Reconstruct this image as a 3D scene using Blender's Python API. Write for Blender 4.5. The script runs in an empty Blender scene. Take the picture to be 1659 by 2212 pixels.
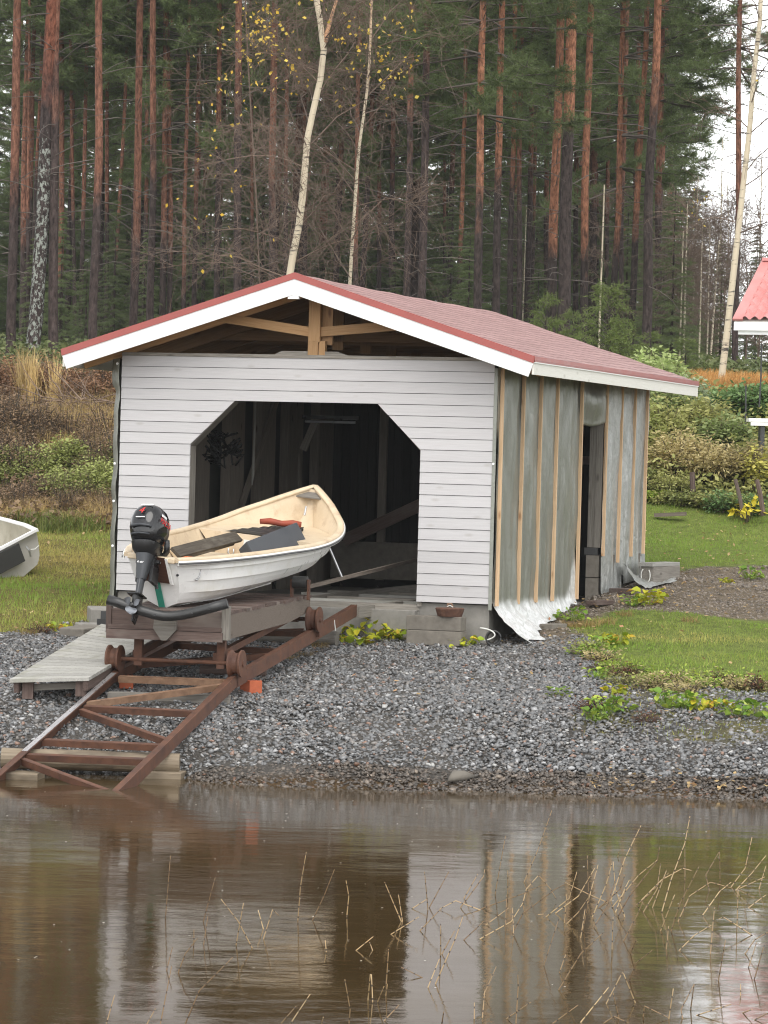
import bpy, math, random
import numpy as np
from mathutils import Vector, Matrix, Euler, noise
random.seed(7); rng = np.random.default_rng(7)
sc = bpy.context.scene; col = sc.collection
R = math.radians

# ---------------------------------------------------------------- camera
CAMZ = 2.64; PITCH = -.0108; ROLL = .027; FPX = 7370.0
cam_d = bpy.data.cameras.new('camera'); cam = bpy.data.objects.new('camera', cam_d); col.objects.link(cam)
cam.matrix_world = Matrix.Translation((0, 0, CAMZ)) @ Matrix.Rotation(math.pi/2 + PITCH, 4, 'X') @ Matrix.Rotation(ROLL, 4, 'Z')
cam_d.sensor_width = 36; cam_d.lens = FPX/2212*36; cam_d.clip_start = .5; cam_d.clip_end = 3000
sc.camera = cam

# ---------------------------------------------------------------- light: soft overcast daylight
SUN_EL, SUN_AZ = 56, 178          # sun behind the camera, high and soft
w = bpy.data.worlds.new('World'); sc.world = w; w.use_nodes = True
nt = w.node_tree; nt.nodes.clear()
out = nt.nodes.new('ShaderNodeOutputWorld'); bg = nt.nodes.new('ShaderNodeBackground')
sky = nt.nodes.new('ShaderNodeTexSky'); sky.sky_type = 'NISHITA'; sky.sun_disc = False
sky.sun_elevation = R(SUN_EL); sky.sun_rotation = R(SUN_AZ); sky.air_density = 1; sky.dust_density = .3; sky.ozone_density = 1
hs = nt.nodes.new('ShaderNodeHueSaturation'); hs.inputs['Saturation'].default_value = .06
tc = nt.nodes.new('ShaderNodeTexCoord'); no = nt.nodes.new('ShaderNodeTexNoise'); no.inputs['Scale'].default_value = 5; no.inputs['Detail'].default_value = 5
mr = nt.nodes.new('ShaderNodeMapRange'); mr.inputs['From Min'].default_value = .3; mr.inputs['From Max'].default_value = .7; mr.inputs['To Min'].default_value = .92; mr.inputs['To Max'].default_value = 1.25
mx = nt.nodes.new('ShaderNodeMix'); mx.data_type = 'RGBA'; mx.blend_type = 'MULTIPLY'; mx.inputs[0].default_value = 1
nt.links.new(tc.outputs['Generated'], no.inputs['Vector']); nt.links.new(no.outputs['Fac'], mr.inputs['Value'])
nt.links.new(sky.outputs['Color'], hs.inputs['Color']); nt.links.new(hs.outputs['Color'], mx.inputs[6]); nt.links.new(mr.outputs['Result'], mx.inputs[7])
nt.links.new(mx.outputs[2], bg.inputs['Color']); nt.links.new(bg.outputs['Background'], out.inputs['Surface'])
bg.inputs['Strength'].default_value = .15
sd = bpy.data.lights.new('sun', 'SUN'); so = bpy.data.objects.new('sun', sd); col.objects.link(so)
sd.energy = 1.0; sd.angle = R(45); sd.color = (1, .96, .9)
_az = R(SUN_AZ); _sv = Vector((math.sin(_az)*math.cos(R(SUN_EL)), math.cos(_az)*math.cos(R(SUN_EL)), math.sin(R(SUN_EL))))
so.rotation_euler = _sv.to_track_quat('Z', 'Y').to_euler()
vs = sc.view_settings; vs.view_transform = 'Standard'; vs.look = 'None'; vs.exposure = 1.1; vs.gamma = 1
sc.render.engine = 'CYCLES'
cy = sc.cycles; cy.max_bounces = 6; cy.diffuse_bounces = 4; cy.glossy_bounces = 3; cy.transmission_bounces = 3; cy.transparent_max_bounces = 4
cy.use_denoising = True; cy.use_adaptive_sampling = True; cy.adaptive_threshold = .005; cy.pixel_filter_type = 'BLACKMAN_HARRIS'; cy.filter_width = 1.1
cy.caustics_reflective = False; cy.caustics_refractive = False

# ---------------------------------------------------------------- survey helpers (picture point -> place)
cr_, sr_ = math.cos(ROLL), math.sin(ROLL); cp_, sp_ = math.cos(PITCH), math.sin(PITCH)
CAM = np.array([0, 0, CAMZ])
def ray(px, py):
    x0 = px-829.5; y0 = py-1106
    x = x0*cr_+y0*sr_; y = -x0*sr_+y0*cr_
    d = (x/FPX, 1.0, -y/FPX)
    return np.array([d[0], d[1]*cp_-d[2]*sp_, d[1]*sp_+d[2]*cp_])
def at(px, py, Y):
    d = ray(px, py); return CAM+d*(Y/d[1])
def atz(px, py, z):
    d = ray(px, py); return CAM+d*((z-CAMZ)/d[2])
def atplane(px, py, n, p0):
    d = ray(px, py); return CAM+d*(((np.asarray(p0)-CAM)@n)/(d@n))
PR = [(-200, -4), (20, -1.2), (28.0, -.12), (28.75, 0), (29.7, .27), (31, .55), (33, .74), (35.2, .92), (38, 1.22), (42, 1.52), (46, 1.95), (49, 2.9), (52.5, 3.75), (60, 4.3), (75, 5.0), (120, 6.3), (900, 12)]
_pa = [a for a, _ in PR]; _pb = [b for _, b in PR]
def gz(Y): return np.interp(Y, _pa, _pb)
def atg(px, py):
    d = ray(px, py); lo, hi = 15., 200.
    for _ in range(60):
        m = (lo+hi)/2
        if CAMZ+d[2]*m/d[1] > gz(m): lo = m
        else: hi = m
    return CAM+d*(lo/d[1])

# ---------------------------------------------------------------- object helpers
def thing(name, label, cat, loc=(0, 0, 0), rotz=0, group=None):
    o = bpy.data.objects.new(name, None); col.objects.link(o); o.empty_display_size = .1
    o.location = loc; o.rotation_euler = (0, 0, rotz); o['label'] = label; o['category'] = cat
    if group: o['group'] = group
    return o
def tag(o, label, cat, group=None):
    o['label'] = label; o['category'] = cat
    if group: o['group'] = group
    return o
def struct(o): o['kind'] = 'structure'; return o
def stuff(o): o['kind'] = 'stuff'; return o

def np_mesh(name, V, F, m, tint=None, smooth=False, mi=None, colr=None):
    """V (n,3), F (k,3 or 4) -> mesh"""
    V = np.asarray(V, np.float32); F = np.asarray(F, np.int32); k = F.shape[1]
    me = bpy.data.meshes.new(name); me.vertices.add(len(V)); me.vertices.foreach_set('co', V.ravel())
    me.loops.add(F.size); me.loops.foreach_set('vertex_index', F.ravel())
    me.polygons.add(len(F)); me.polygons.foreach_set('loop_start', np.arange(0, F.size, k, dtype=np.int32))
    if smooth: me.polygons.foreach_set('use_smooth', np.ones(len(F), bool))
    for x in (m if isinstance(m, (list, tuple)) else [m]): me.materials.append(x)
    if mi is not None: me.polygons.foreach_set('material_index', np.asarray(mi, np.int32))
    if tint is not None:
        a = me.attributes.new('tint', 'FLOAT', 'POINT'); a.data.foreach_set('value', np.asarray(tint, np.float32))
    if colr is not None:
        a = me.attributes.new('colr', 'FLOAT_COLOR', 'POINT'); a.data.foreach_set('color', np.asarray(colr, np.float32).ravel())
    me.update(calc_edges=True); me.validate(); return me
def link(name, me, parent=None, loc=None):
    o = bpy.data.objects.new(name, me); col.objects.link(o)
    if parent is not None: o.parent = parent
    if loc is not None: o.location = loc
    return o

class MB:
    def __init__(s): s.V = []; s.F = []; s.G = []; s.T = []; s.M = []
    def add(s, V, F, g=None, tint=None, mi=0):
        n = len(s.V); s.V += [tuple(v) for v in V]; s.F += [tuple(i+n for i in f) for f in F]; s.M += [mi]*len(F)
        o = (random.random()*20, random.random()*20, random.random()*20)
        g = V if g is None else g
        s.G += [(a[0]+o[0], a[1]+o[1], a[2]+o[2]) for a in g]
        t = random.random() if tint is None else tint
        s.T += [t]*len(V); return s
    def box(s, c, d, rot=None, tint=None, mi=0):
        c = Vector(c); P = []; G = []
        ax = max(range(3), key=lambda i: d[i])
        for x in (-.5, .5):
            for y in (-.5, .5):
                for z in (-.5, .5):
                    l = Vector((x*d[0], y*d[1], z*d[2])); P.append(c+(rot @ l if rot else l))
                    q = [l.x, l.y, l.z]; G.append([q[ax]]+[q[i] for i in range(3) if i != ax])
        s.add(P, [(0, 1, 3, 2), (4, 6, 7, 5), (0, 4, 5, 1), (2, 3, 7, 6), (0, 2, 6, 4), (1, 5, 7, 3)], G, tint, mi); return s
    def bar(s, a, b, wd, ht, up=(0, 0, 1), tint=None, mi=0):
        a = Vector(a); b = Vector(b); y = (b-a).normalized(); x = y.cross(Vector(up)).normalized(); z = x.cross(y)
        rot = Matrix((x, y, z)).transposed(); s.box((a+b)/2, (wd, (b-a).length, ht), rot, tint, mi); return s
    def poly(s, pts, ext, tint=None, mi=0, g=None):
        pts = [Vector(p) for p in pts]; e = Vector(ext); n = len(pts)
        V = pts+[p+e for p in pts]
        F = [tuple(range(n))[::-1], tuple(range(n, 2*n))]+[(i, (i+1) % n, n+(i+1) % n, n+i) for i in range(n)]
        s.add(V, F, None, tint, mi); return s
    def tube(s, pts, r, n=8, tint=None, mi=0, cap=True, flat=1.0):
        pts = [Vector(p) for p in pts]; k = len(pts); rr = r if isinstance(r, (list, tuple)) else [r]*k
        V = []; G = []; ln = 0; prev = None
        for i, p in enumerate(pts):
            t = (pts[min(i+1, k-1)]-pts[max(i-1, 0)]).normalized()
            if prev is None:
                a = t.cross(Vector((0, 0, 1)))
                if a.length < .05: a = t.cross(Vector((0, 1, 0)))
                a.normalize()
            else: a = (prev-t*prev.dot(t)).normalized()
            prev = a; b = t.cross(a)
            if i: ln += (p-pts[i-1]).length
            for j in range(n):
                u = 2*math.pi*j/n; V.append(p+a*(rr[i]*math.cos(u))+b*(rr[i]*math.sin(u)*flat)); G.append((ln, rr[i]*math.cos(u), rr[i]*math.sin(u)))
        F = [(i*n+j, i*n+(j+1) % n, (i+1)*n+(j+1) % n, (i+1)*n+j) for i in range(k-1) for j in range(n)]
        if cap: F += [tuple(range(n))[::-1], tuple(range((k-1)*n, k*n))]
        s.add(V, F, G, tint, mi); return s
    def lathe(s, prof, n=24, mat=None, tint=None, mi=0):
        V = []; k = len(prof)
        for r, z in prof:
            for j in range(n):
                u = 2*math.pi*j/n; v = Vector((r*math.cos(u), r*math.sin(u), z)); V.append(mat @ v if mat else v)
        F = [(i*n+j, i*n+(j+1) % n, (i+1)*n+(j+1) % n, (i+1)*n+j) for i in range(k-1) for j in range(n)]
        F += [tuple(range(n))[::-1], tuple(range((k-1)*n, k*n))]
        s.add(V, F, None, tint, mi); return s
    def grid(s, P, tint=None, mi=0, closed=False):
        ny = len(P); nx = len(P[0]); V = [p for row in P for p in row]
        F = [(i*nx+j, i*nx+(j+1) % nx, (i+1)*nx+(j+1) % nx, (i+1)*nx+j) for i in range(ny-1) for j in range(nx if closed else nx-1)]
        s.add(V, F, None, tint, mi); return s
    def build(s, name, m, parent=None, smooth=False, loc=None, bevel=0):
        me = bpy.data.meshes.new(name); me.from_pydata([tuple(v) for v in s.V], [], s.F)
        for x in (m if isinstance(m, (list, tuple)) else [m]): me.materials.append(x)
        me.polygons.foreach_set('material_index', s.M)
        if smooth: me.polygons.foreach_set('use_smooth', [True]*len(s.F))
        a = me.attributes.new('g', 'FLOAT_VECTOR', 'POINT'); a.data.foreach_set('vector', np.array(s.G, np.float32).ravel())
        a = me.attributes.new('tint', 'FLOAT', 'POINT'); a.data.foreach_set('value', np.array(s.T, np.float32))
        me.update(); o = link(name, me, parent, loc)
        if bevel:
            b = o.modifiers.new('bevel', 'BEVEL'); b.width = bevel; b.segments = 2; b.limit_method = 'ANGLE'
        return o
def copy_tree(o, parent=None):
    c = o.copy(); col.objects.link(c); c.parent = parent
    for ch in list(o.children): copy_tree(ch, c)
    return c

# ---------------------------------------------------------------- materials
def _mat(name):
    m = bpy.data.materials.new(name); m.use_nodes = True; n = m.node_tree; b = n.nodes['Principled BSDF']
    return m, n, b
def mixc(n, f, a, b, blend='MIX'):
    x = n.nodes.new('ShaderNodeMix'); x.data_type = 'RGBA'; x.blend_type = blend
    for sock, v in ((x.inputs[0], f), (x.inputs[6], a), (x.inputs[7], b)):
        if hasattr(v, 'is_output') or isinstance(v, bpy.types.NodeSocket): n.links.new(v, sock)
        elif isinstance(v, (int, float)): sock.default_value = v
        else: sock.default_value = (*v, 1)
    return x.outputs[2]
def ramp(n, v, lo, hi, a=0., b=1.):
    x = n.nodes.new('ShaderNodeMapRange'); n.links.new(v, x.inputs['Value'])
    x.inputs['From Min'].default_value = lo; x.inputs['From Max'].default_value = hi; x.inputs['To Min'].default_value = a; x.inputs['To Max'].default_value = b
    return x.outputs['Result']
def noi(n, vec, scale, stretch=(1, 1, 1), detail=6, rough=.6, dist=0):
    mp = n.nodes.new('ShaderNodeMapping'); n.links.new(vec, mp.inputs['Vector']); mp.inputs['Scale'].default_value = stretch
    t = n.nodes.new('ShaderNodeTexNoise'); n.links.new(mp.outputs['Vector'], t.inputs['Vector'])
    t.inputs['Scale'].default_value = scale; t.inputs['Detail'].default_value = detail; t.inputs['Roughness'].default_value = rough; t.inputs['Distortion'].default_value = dist
    return t.outputs['Fac']
def coord(n, which):
    if which in ('g', 'colr', 'tint'):
        a = n.nodes.new('ShaderNodeAttribute'); a.attribute_name = which; return a.outputs['Vector' if which == 'g' else ('Color' if which == 'colr' else 'Fac')]
    t = n.nodes.new('ShaderNodeTexCoord'); return t.outputs['Object' if which == 'obj' else 'Generated']
def setspec(b, v):
    b.inputs['Specular IOR Level'].default_value = v
def bumpit(n, b, v, strength, dist=.01):
    x = n.nodes.new('ShaderNodeBump'); x.inputs['Strength'].default_value = strength; x.inputs['Distance'].default_value = dist
    n.links.new(v, x.inputs['Height']); n.links.new(x.outputs['Normal'], b.inputs['Normal'])
def mat(name, c1, c2=None, scale=6, st=(1, 1, 1), lo=.35, hi=.65, rough=.6, spec=.4, metal=0, bump=0, bd=.005, tint=0, src='g', c3=None, s3=2, l3=.55, h3=.75, st3=(1, 1, 1)):
    m, n, b = _mat(name); v = coord(n, src); c2 = c2 or c1
    f = noi(n, v, scale, st); c = mixc(n, ramp(n, f, lo, hi), c1, c2)
    if c3: c = mixc(n, ramp(n, noi(n, v, s3, st3, 4), l3, h3), c, c3)
    if tint:
        k = ramp(n, coord(n, 'tint'), 0, 1, 1-tint, 1+tint); cc = n.nodes.new('ShaderNodeCombineColor')
        for i in range(3): n.links.new(k, cc.inputs[i])
        c = mixc(n, 1., c, cc.outputs[0], 'MULTIPLY')
    n.links.new(c, b.inputs['Base Color'])
    n.links.new(ramp(n, f, .3, .7, max(0, rough-.08), min(1, rough+.08)), b.inputs['Roughness'])
    b.inputs['Metallic'].default_value = metal; setspec(b, spec)
    if bump: bumpit(n, b, f, bump, bd)
    return m
def wood(name, c1, c2, rough=.75, tint=.2, knots=None, bump=.3, c3=None):
    m, n, b = _mat(name); v = coord(n, 'g')
    f = noi(n, v, 3, (1.2, 26, 26), 7, .65, .3); c = mixc(n, ramp(n, f, .32, .68), c1, c2)
    if knots:
        mp = n.nodes.new('ShaderNodeMapping'); n.links.new(v, mp.inputs['Vector']); mp.inputs['Scale'].default_value = (2.6, 7, 7)
        vo = n.nodes.new('ShaderNodeTexVoronoi'); n.links.new(mp.outputs['Vector'], vo.inputs['Vector']); vo.inputs['Scale'].default_value = 1.0
        c = mixc(n, ramp(n, vo.outputs['Distance'], .05, .16, .75, 0), c, knots)
    if c3: c = mixc(n, ramp(n, noi(n, v, 1.3, (1, 2, 2), 4), .52, .7), c, c3)
    k = ramp(n, coord(n, 'tint'), 0, 1, 1-tint, 1+tint); cc = n.nodes.new('ShaderNodeCombineColor')
    for i in range(3): n.links.new(k, cc.inputs[i])
    c = mixc(n, 1., c, cc.outputs[0], 'MULTIPLY'); n.links.new(c, b.inputs['Base Color'])
    b.inputs['Roughness'].default_value = rough; setspec(b, .3); bumpit(n, b, f, bump, .004)
    return m
def leafm(name, c1, c2, c3=None, rough=.5, spec=.3, tr=.25, orand=.25):
    m, n, b = _mat(name); t = coord(n, 'tint'); c = mixc(n, t, c1, c2)
    if c3: c = mixc(n, ramp(n, t, .8, .95), c, c3)
    oi = n.nodes.new('ShaderNodeObjectInfo'); k = ramp(n, oi.outputs['Random'], 0, 1, 1-orand, 1+orand)
    cc = n.nodes.new('ShaderNodeCombineColor')
    for i in range(3): n.links.new(k, cc.inputs[i])
    c = mixc(n, 1., c, cc.outputs[0], 'MULTIPLY')
    n.links.new(c, b.inputs['Base Color']); b.inputs['Roughness'].default_value = rough; setspec(b, spec)
    if tr:
        tb = n.nodes.new('ShaderNodeBsdfTranslucent'); n.links.new(c, tb.inputs['Color']); ms = n.nodes.new('ShaderNodeMixShader'); ms.inputs[0].default_value = tr
        o = n.nodes['Material Output']; n.links.new(b.outputs[0], ms.inputs[1]); n.links.new(tb.outputs[0], ms.inputs[2]); n.links.new(ms.outputs[0], o.inputs['Surface'])
    return m

MSIDE = wood('painted_siding', (.475, .462, .462), (.525, .512, .512), .55, .05, knots=(.41, .39, .375), bump=.12)
MDARK = mat('groove_dark', (.05, .05, .05))
MWHITE = mat('white_paint', (.80, .80, .79), (.86, .86, .85), 3, rough=.45, c3=(.70, .69, .66), s3=1.5)
MCREAM = wood('cream_paint', (.70, .69, .62), (.76, .75, .69), .5, .03, knots=(.5, .48, .42), bump=.1)
MREDMET = mat('red_sheet_metal', (.31, .072, .060), (.36, .09, .075), 4, rough=.35, spec=.5)
MRAW = wood('raw_pine', (.40, .23, .105), (.52, .32, .16), .7, .25, knots=(.16, .08, .04))
MRAWD = wood('aged_pine', (.22, .125, .06), (.30, .18, .09), .8, .25, knots=(.1, .05, .03))
MBATT = wood('fresh_batten', (.60, .40, .23), (.75, .54, .35), .65, .12, knots=(.3, .13, .05))
MGREY = wood('weathered_wood', (.15, .135, .115), (.27, .25, .22), .85, .25, knots=(.08, .07, .06))
MGREYL = wood('silver_wood', (.25, .243, .222), (.38, .37, .34), .8, .18, c3=(.24, .235, .19))
MBEAM = wood('brown_grey_wood', (.10, .08, .065), (.20, .165, .135), .8, .25, knots=(.06, .045, .035))
MBROWN = wood('dark_brown_wood', (.075, .05, .042), (.14, .10, .085), .75, .25, c3=(.17, .14, .12))
MSTUD = wood('stud_wood', (.19, .165, .14), (.28, .245, .21), .85, .25, knots=(.06, .04, .03))
MCONC = mat('concrete', (.20, .19, .17), (.29, .275, .25), 9, lo=.3, hi=.7, rough=.85, spec=.25, bump=.3, src='g', c3=(.15, .14, .125), s3=2.5)
MCONCD = mat('block_concrete', (.15, .135, .115), (.22, .20, .17), 14, lo=.3, hi=.7, rough=.9, spec=.2, bump=.4, src='g', tint=.1)
MRUST = mat('rusty_steel', (.070, .032, .020), (.150, .066, .038), 12, lo=.3, hi=.7, rough=.7, spec=.4, bump=.5, c3=(.045, .024, .02), s3=3, tint=.15)
MRUSTL = mat('pale_rusty_steel', (.16, .092, .055), (.26, .155, .095), 12, rough=.6, spec=.45, bump=.4, c3=(.10, .05, .03), s3=4)
MWORN = mat('worn_steel', (.42, .40, .40), (.55, .53, .53), 8, st=(1, 6, 6), rough=.3, spec=.6, metal=.6)
MBLACK = mat('black_plastic', (.012, .012, .013), (.018, .018, .018), 5, rough=.3, spec=.5)
MRUBBER = mat('black_rubber', (.018, .018, .018), (.035, .035, .034), 6, rough=.38, spec=.5, st=(.5, 3, 3))
MSTEEL = mat('grey_steel', (.42, .42, .42), (.5, .5, .5), 8, rough=.35, metal=.8)
MHULL = mat('white_gelcoat', (.84, .835, .81), (.89, .885, .86), 2, rough=.3, spec=.5, src='obj', c3=(.70, .67, .58), s3=1.6)
MLINER = mat('beige_gelcoat', (.57, .455, .31), (.65, .535, .385), 4, rough=.45, spec=.4, src='obj', c3=(.48, .36, .24), s3=6, l3=.55, h3=.72)
MSTRIP = mat('white_strip', (.75, .75, .72), rough=.4)
MGREEN = mat('green_keel_band', (.03, .22, .15), (.04, .27, .19), 6, rough=.5)
MGREYP = mat('dark_grey_box', (.055, .06, .068), (.07, .075, .083), 4, rough=.55, spec=.35)
MORANGE = mat('orange_red', (.22, .045, .025), (.34, .065, .03), 8, rough=.6, c3=(.12, .025, .018), s3=8)
MORA = mat('bright_orange', (.75, .18, .05), (.8, .22, .07), 8, rough=.5)
MBRICK = mat('orange_brick', (.36, .085, .035), (.46, .12, .055), 10, rough=.8, bump=.3)
MROPE = mat('white_rope', (.62, .62, .58), (.7, .7, .66), 30, rough=.8)
# ---------------------------------------------------------------- ground, water, gravel, grass
TH = .3175; C0 = np.array([1.1013, 35.1857, CAMZ-1.3039])
UU = np.array([math.cos(TH), -math.sin(TH), 0]); VV = np.array([math.sin(TH), math.cos(TH), 0])
def hl(P): d = np.asarray(P)-C0; return np.array([d@UU, d@VV, d[2]])
def hw(u, v, w_): return C0+u*UU+v*VV+np.array([0, 0, w_])
def on_u(px, py, u): return hl(atplane(px, py, UU, hw(u, 0, 0)))
def on_v(px, py, v): return hl(atplane(px, py, VV, hw(0, v, 0)))
def fbm(x, y, s=1.0, seed=0.):
    """cheap smooth noise on arrays"""
    r = np.zeros_like(x); a = 1.
    for k in range(4):
        f = s*2.03**k; ph = seed*7.1+k*3.7
        r += a*(np.sin(x*f*1.3+ph+1.7*np.sin(y*f*.9+ph*1.3))*np.cos(y*f*1.1-ph+1.3*np.sin(x*f*.7-ph)))
        a *= .55
    return r/1.6
def inpoly(x, y, poly):
    c = np.zeros(x.shape, bool); n = len(poly); j = n-1
    for i in range(n):
        xi, yi = poly[i]; xj, yj = poly[j]
        k = ((yi > y) != (yj > y)) & (x < (xj-xi)*(y-yi)/((yj-yi)+1e-12)+xi); c ^= k; j = i
    return c
def gp(*pts): return [tuple(atg(a, b)[:2]) for a, b in pts]
LAWN_R = gp((1225, 1352), (1285, 1405), (1330, 1462), (1420, 1486), (1530, 1478), (1600, 1500), (1800, 1500), (1800, 1345), (1560, 1335), (1430, 1322), (1330, 1322))
LAWN_R2 = gp((1330, 1085), (1330, 1225), (1430, 1232), (1540, 1226), (1800, 1232), (1800, 1085))
LAWN_L = gp((-300, 1372), (60, 1368), (150, 1352), (215, 1325), (330, 1290), (330, 1120), (-300, 1120))
EDGE_R = gp((1240, 1385), (1290, 1450), (1330, 1500), (1240, 1560), (1300, 1600), (1500, 1600), (1800, 1600), (1800, 1480), (1500, 1470), (1350, 1440))
def house_in(x, y, m=.1):
    dx = x-C0[0]; dy = y-C0[1]; u = dx*UU[0]+dy*UU[1]; v = dx*VV[0]+dy*VV[1]
    return (u > -4.15-m) & (u < m) & (v > -m) & (v < 6.6+m)
def axis(lo, hi, st, far_lo, far_hi):
    a = np.arange(lo, hi, st); l = lo-np.geomspace(1, lo-far_lo, 14)[::-1]; h = a[-1]+np.geomspace(1, far_hi-a[-1], 14); return np.concatenate([l, a, h])
xs = axis(-9, 10, .15, -700, 700); ys = axis(26, 62, .15, -60, 900)
X, Y = np.meshgrid(xs, ys); Z = gz(Y)
near = (np.abs(X) < 12) & (Y < 64)
Z = Z+np.where(Y > 36, .04, .018)*fbm(X, Y, 1.7)*near
Z = np.where(house_in(X, Y, .0), np.minimum(Z, C0[2]-.38), Z)
jx = X+.25*fbm(X, Y, 2.2, 1); jy = Y+.25*fbm(X, Y, 2.2, 2)
def dig(x, y): return .20*(1/(1+np.exp((x+1.6)*11)))*np.exp(-((y-28.95)/.66)**4)
def wob(x, y): return .035*fbm(x, y*.6, 1.3, 4)*np.clip((32-y)/2.5, 0, 1)
Z = Z-dig(X, Y)+wob(X, Y)
Cc = np.zeros(X.shape+(4,)); Cc[..., 3] = 1
def paint(mask, c): Cc[mask, :3] = c
paint(Y > -1e9, (.075, .072, .07)); paint(Y < 28.9, (.07, .045, .022))
paint((Y > 35.3) & (jx > .5), (.15, .125, .095)); paint((Y > 35.6) & (jx < -1.8), (.13, .115, .04))
paint(Y > 43.5, (.10, .075, .04)); paint((Y > 44) & (X > 2), (.07, .085, .03)); paint(Y > 55, (.045, .05, .022))
gm = inpoly(jx, jy, LAWN_R) | inpoly(jx, jy, LAWN_R2)
paint(gm, (.13, .17, .04)); paint(inpoly(jx, jy, LAWN_L), (.14, .12, .04))
em = inpoly(jx, jy, EDGE_R) & ~gm & (fbm(X, Y, 3, 5) > -.1); paint(em, (.10, .095, .05))
ny, nx = X.shape; idx = np.arange(ny*nx).reshape(ny, nx)
Fq = np.stack([idx[:-1, :-1], idx[:-1, 1:], idx[1:, 1:], idx[1:, :-1]], -1).reshape(-1, 4)
m, n, b = _mat('ground_earth'); cc = coord(n, 'colr'); ob = coord(n, 'obj')
f = noi(n, ob, 9, (1, 1, 1), 9, .7); f2 = noi(n, ob, 60, (1, 1, 1), 4, .6)
c = mixc(n, 1., cc, mixc(n, ramp(n, f, .3, .7), (.55, .53, .5), (1.45, 1.4, 1.3)), 'MULTIPLY')
c = mixc(n, 1., c, mixc(n, ramp(n, f2, .35, .65), (.6, .6, .6), (1.35, 1.33, 1.3)), 'MULTIPLY')
n.links.new(c, b.inputs['Base Color']); b.inputs['Roughness'].default_value = .9; setspec(b, .2); bumpit(n, b, f2, .8, .03)
ground = struct(link('ground', np_mesh('ground', np.stack([X, Y, Z], -1).reshape(-1, 3), Fq, m, smooth=True, colr=Cc.reshape(-1, 4))))

m, n, b = _mat('lake_water'); ob = coord(n, 'obj')
f = noi(n, ob, 1.0, (3.2, 5.0, 1), 5, .6, .4); f2 = noi(n, ob, 1.0, (.55, .9, 1), 3, .5)
hgt = n.nodes.new('ShaderNodeMath'); hgt.operation = 'MULTIPLY_ADD'; hgt.inputs[1].default_value = .22
n.links.new(f, hgt.inputs[0]); n.links.new(f2, hgt.inputs[2])
n.links.new(mixc(n, ramp(n, f2, .35, .65), (.052, .033, .013), (.066, .043, .018)), b.inputs['Base Color'])
b.inputs['Roughness'].default_value = .055; b.inputs['IOR'].default_value = 1.33; setspec(b, .5); bumpit(n, b, hgt.outputs[0], .15, .05)
water = struct(link('water', np_mesh('water', [(-700, -60, 0), (700, -60, 0), (700, 29.6, 0), (-700, 29.6, 0)], [(0, 1, 2, 3)], m)))

# crushed stone on the slope
def stone_templates(k=8):
    t = (1+5**.5)/2; v = np.array([(-1, t, 0), (1, t, 0), (-1, -t, 0), (1, -t, 0), (0, -1, t), (0, 1, t), (0, -1, -t), (0, 1, -t), (t, 0, -1), (t, 0, 1), (-t, 0, -1), (-t, 0, 1)])/1.9
    f = np.array([(0, 11, 5), (0, 5, 1), (0, 1, 7), (0, 7, 10), (0, 10, 11), (1, 5, 9), (5, 11, 4), (11, 10, 2), (10, 7, 6), (7, 1, 8), (3, 9, 4), (3, 4, 2), (3, 2, 6), (3, 6, 8), (3, 8, 9), (4, 9, 5), (2, 4, 11), (6, 2, 10), (8, 6, 7), (9, 8, 1)])
    return [v*(1+rng.uniform(-.38, .38, (12, 1)))*np.array([1, .72, .5]) for _ in range(k)], f
ST, SF = stone_templates()
def scatter_stones(name, P, size, cols, m):
    N = len(P); a = rng.uniform(0, 6.283, N); tl = rng.normal(0, .45, N); t2 = rng.normal(0, .45, N)
    ca, sa = np.cos(a), np.sin(a); ct, s_t = np.cos(tl), np.sin(tl); c2, s2 = np.cos(t2), np.sin(t2)
    T = np.array(ST)[rng.integers(0, len(ST), N)]*size[:, None, None]
    x, y, z = T[..., 0], T[..., 1], T[..., 2]
    y, z = y*ct[:, None]-z*s_t[:, None], y*s_t[:, None]+z*ct[:, None]; x, z = x*c2[:, None]+z*s2[:, None], -x*s2[:, None]+z*c2[:, None]
    x, y = x*ca[:, None]-y*sa[:, None], x*sa[:, None]+y*ca[:, None]
    V = np.stack([x, y, z], -1)+P[:, None, :]
    F = (SF[None]+12*np.arange(N)[:, None, None]).reshape(-1, 3)
    C = np.repeat(np.concatenate([cols, np.ones((N, 1))], 1), 12, 0)
    return stuff(link(name, np_mesh(name, V.reshape(-1, 3), F, m, colr=C)))
m, n, b = _mat('crushed_stone'); cc = coord(n, 'colr'); ob = coord(n, 'obj'); f = noi(n, ob, 120, detail=3)
n.links.new(mixc(n, 1., cc, mixc(n, ramp(n, f, .3, .7), (.75, .75, .75), (1.25, 1.25, 1.25)), 'MULTIPLY'), b.inputs['Base Color']); b.inputs['Roughness'].default_value = .36; setspec(b, .55)
N = 138000
px_ = rng.uniform(-6.4, 6.8, N); py_ = 28.45+7.6*rng.uniform(0, 1, N)**1.05
jx = px_+.2*fbm(px_, py_, 3, 1); jy = py_+.2*fbm(px_, py_, 3, 2)
ed = inpoly(jx, jy, EDGE_R)
keep = ~house_in(px_, py_, .02) & ~inpoly(jx, jy, LAWN_R) & ~inpoly(jx, jy, LAWN_L) & (np.abs(px_) < .1156*py_+1.6)
keep &= ~(ed & (rng.uniform(0, 1, N) < .45)) & ~((py_ > 35.0) & (rng.uniform(0, 1, N) < (py_-35.0)*.8))
px_, py_ = px_[keep], py_[keep]; N = len(px_)
size = rng.lognormal(math.log(.0175), .40, N).clip(.007, .040)*np.where(py_ > 33, .85, 1)
kk = rng.uniform(0, 1, N); v = rng.uniform(.5, 1.6, N)[:, None]
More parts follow.
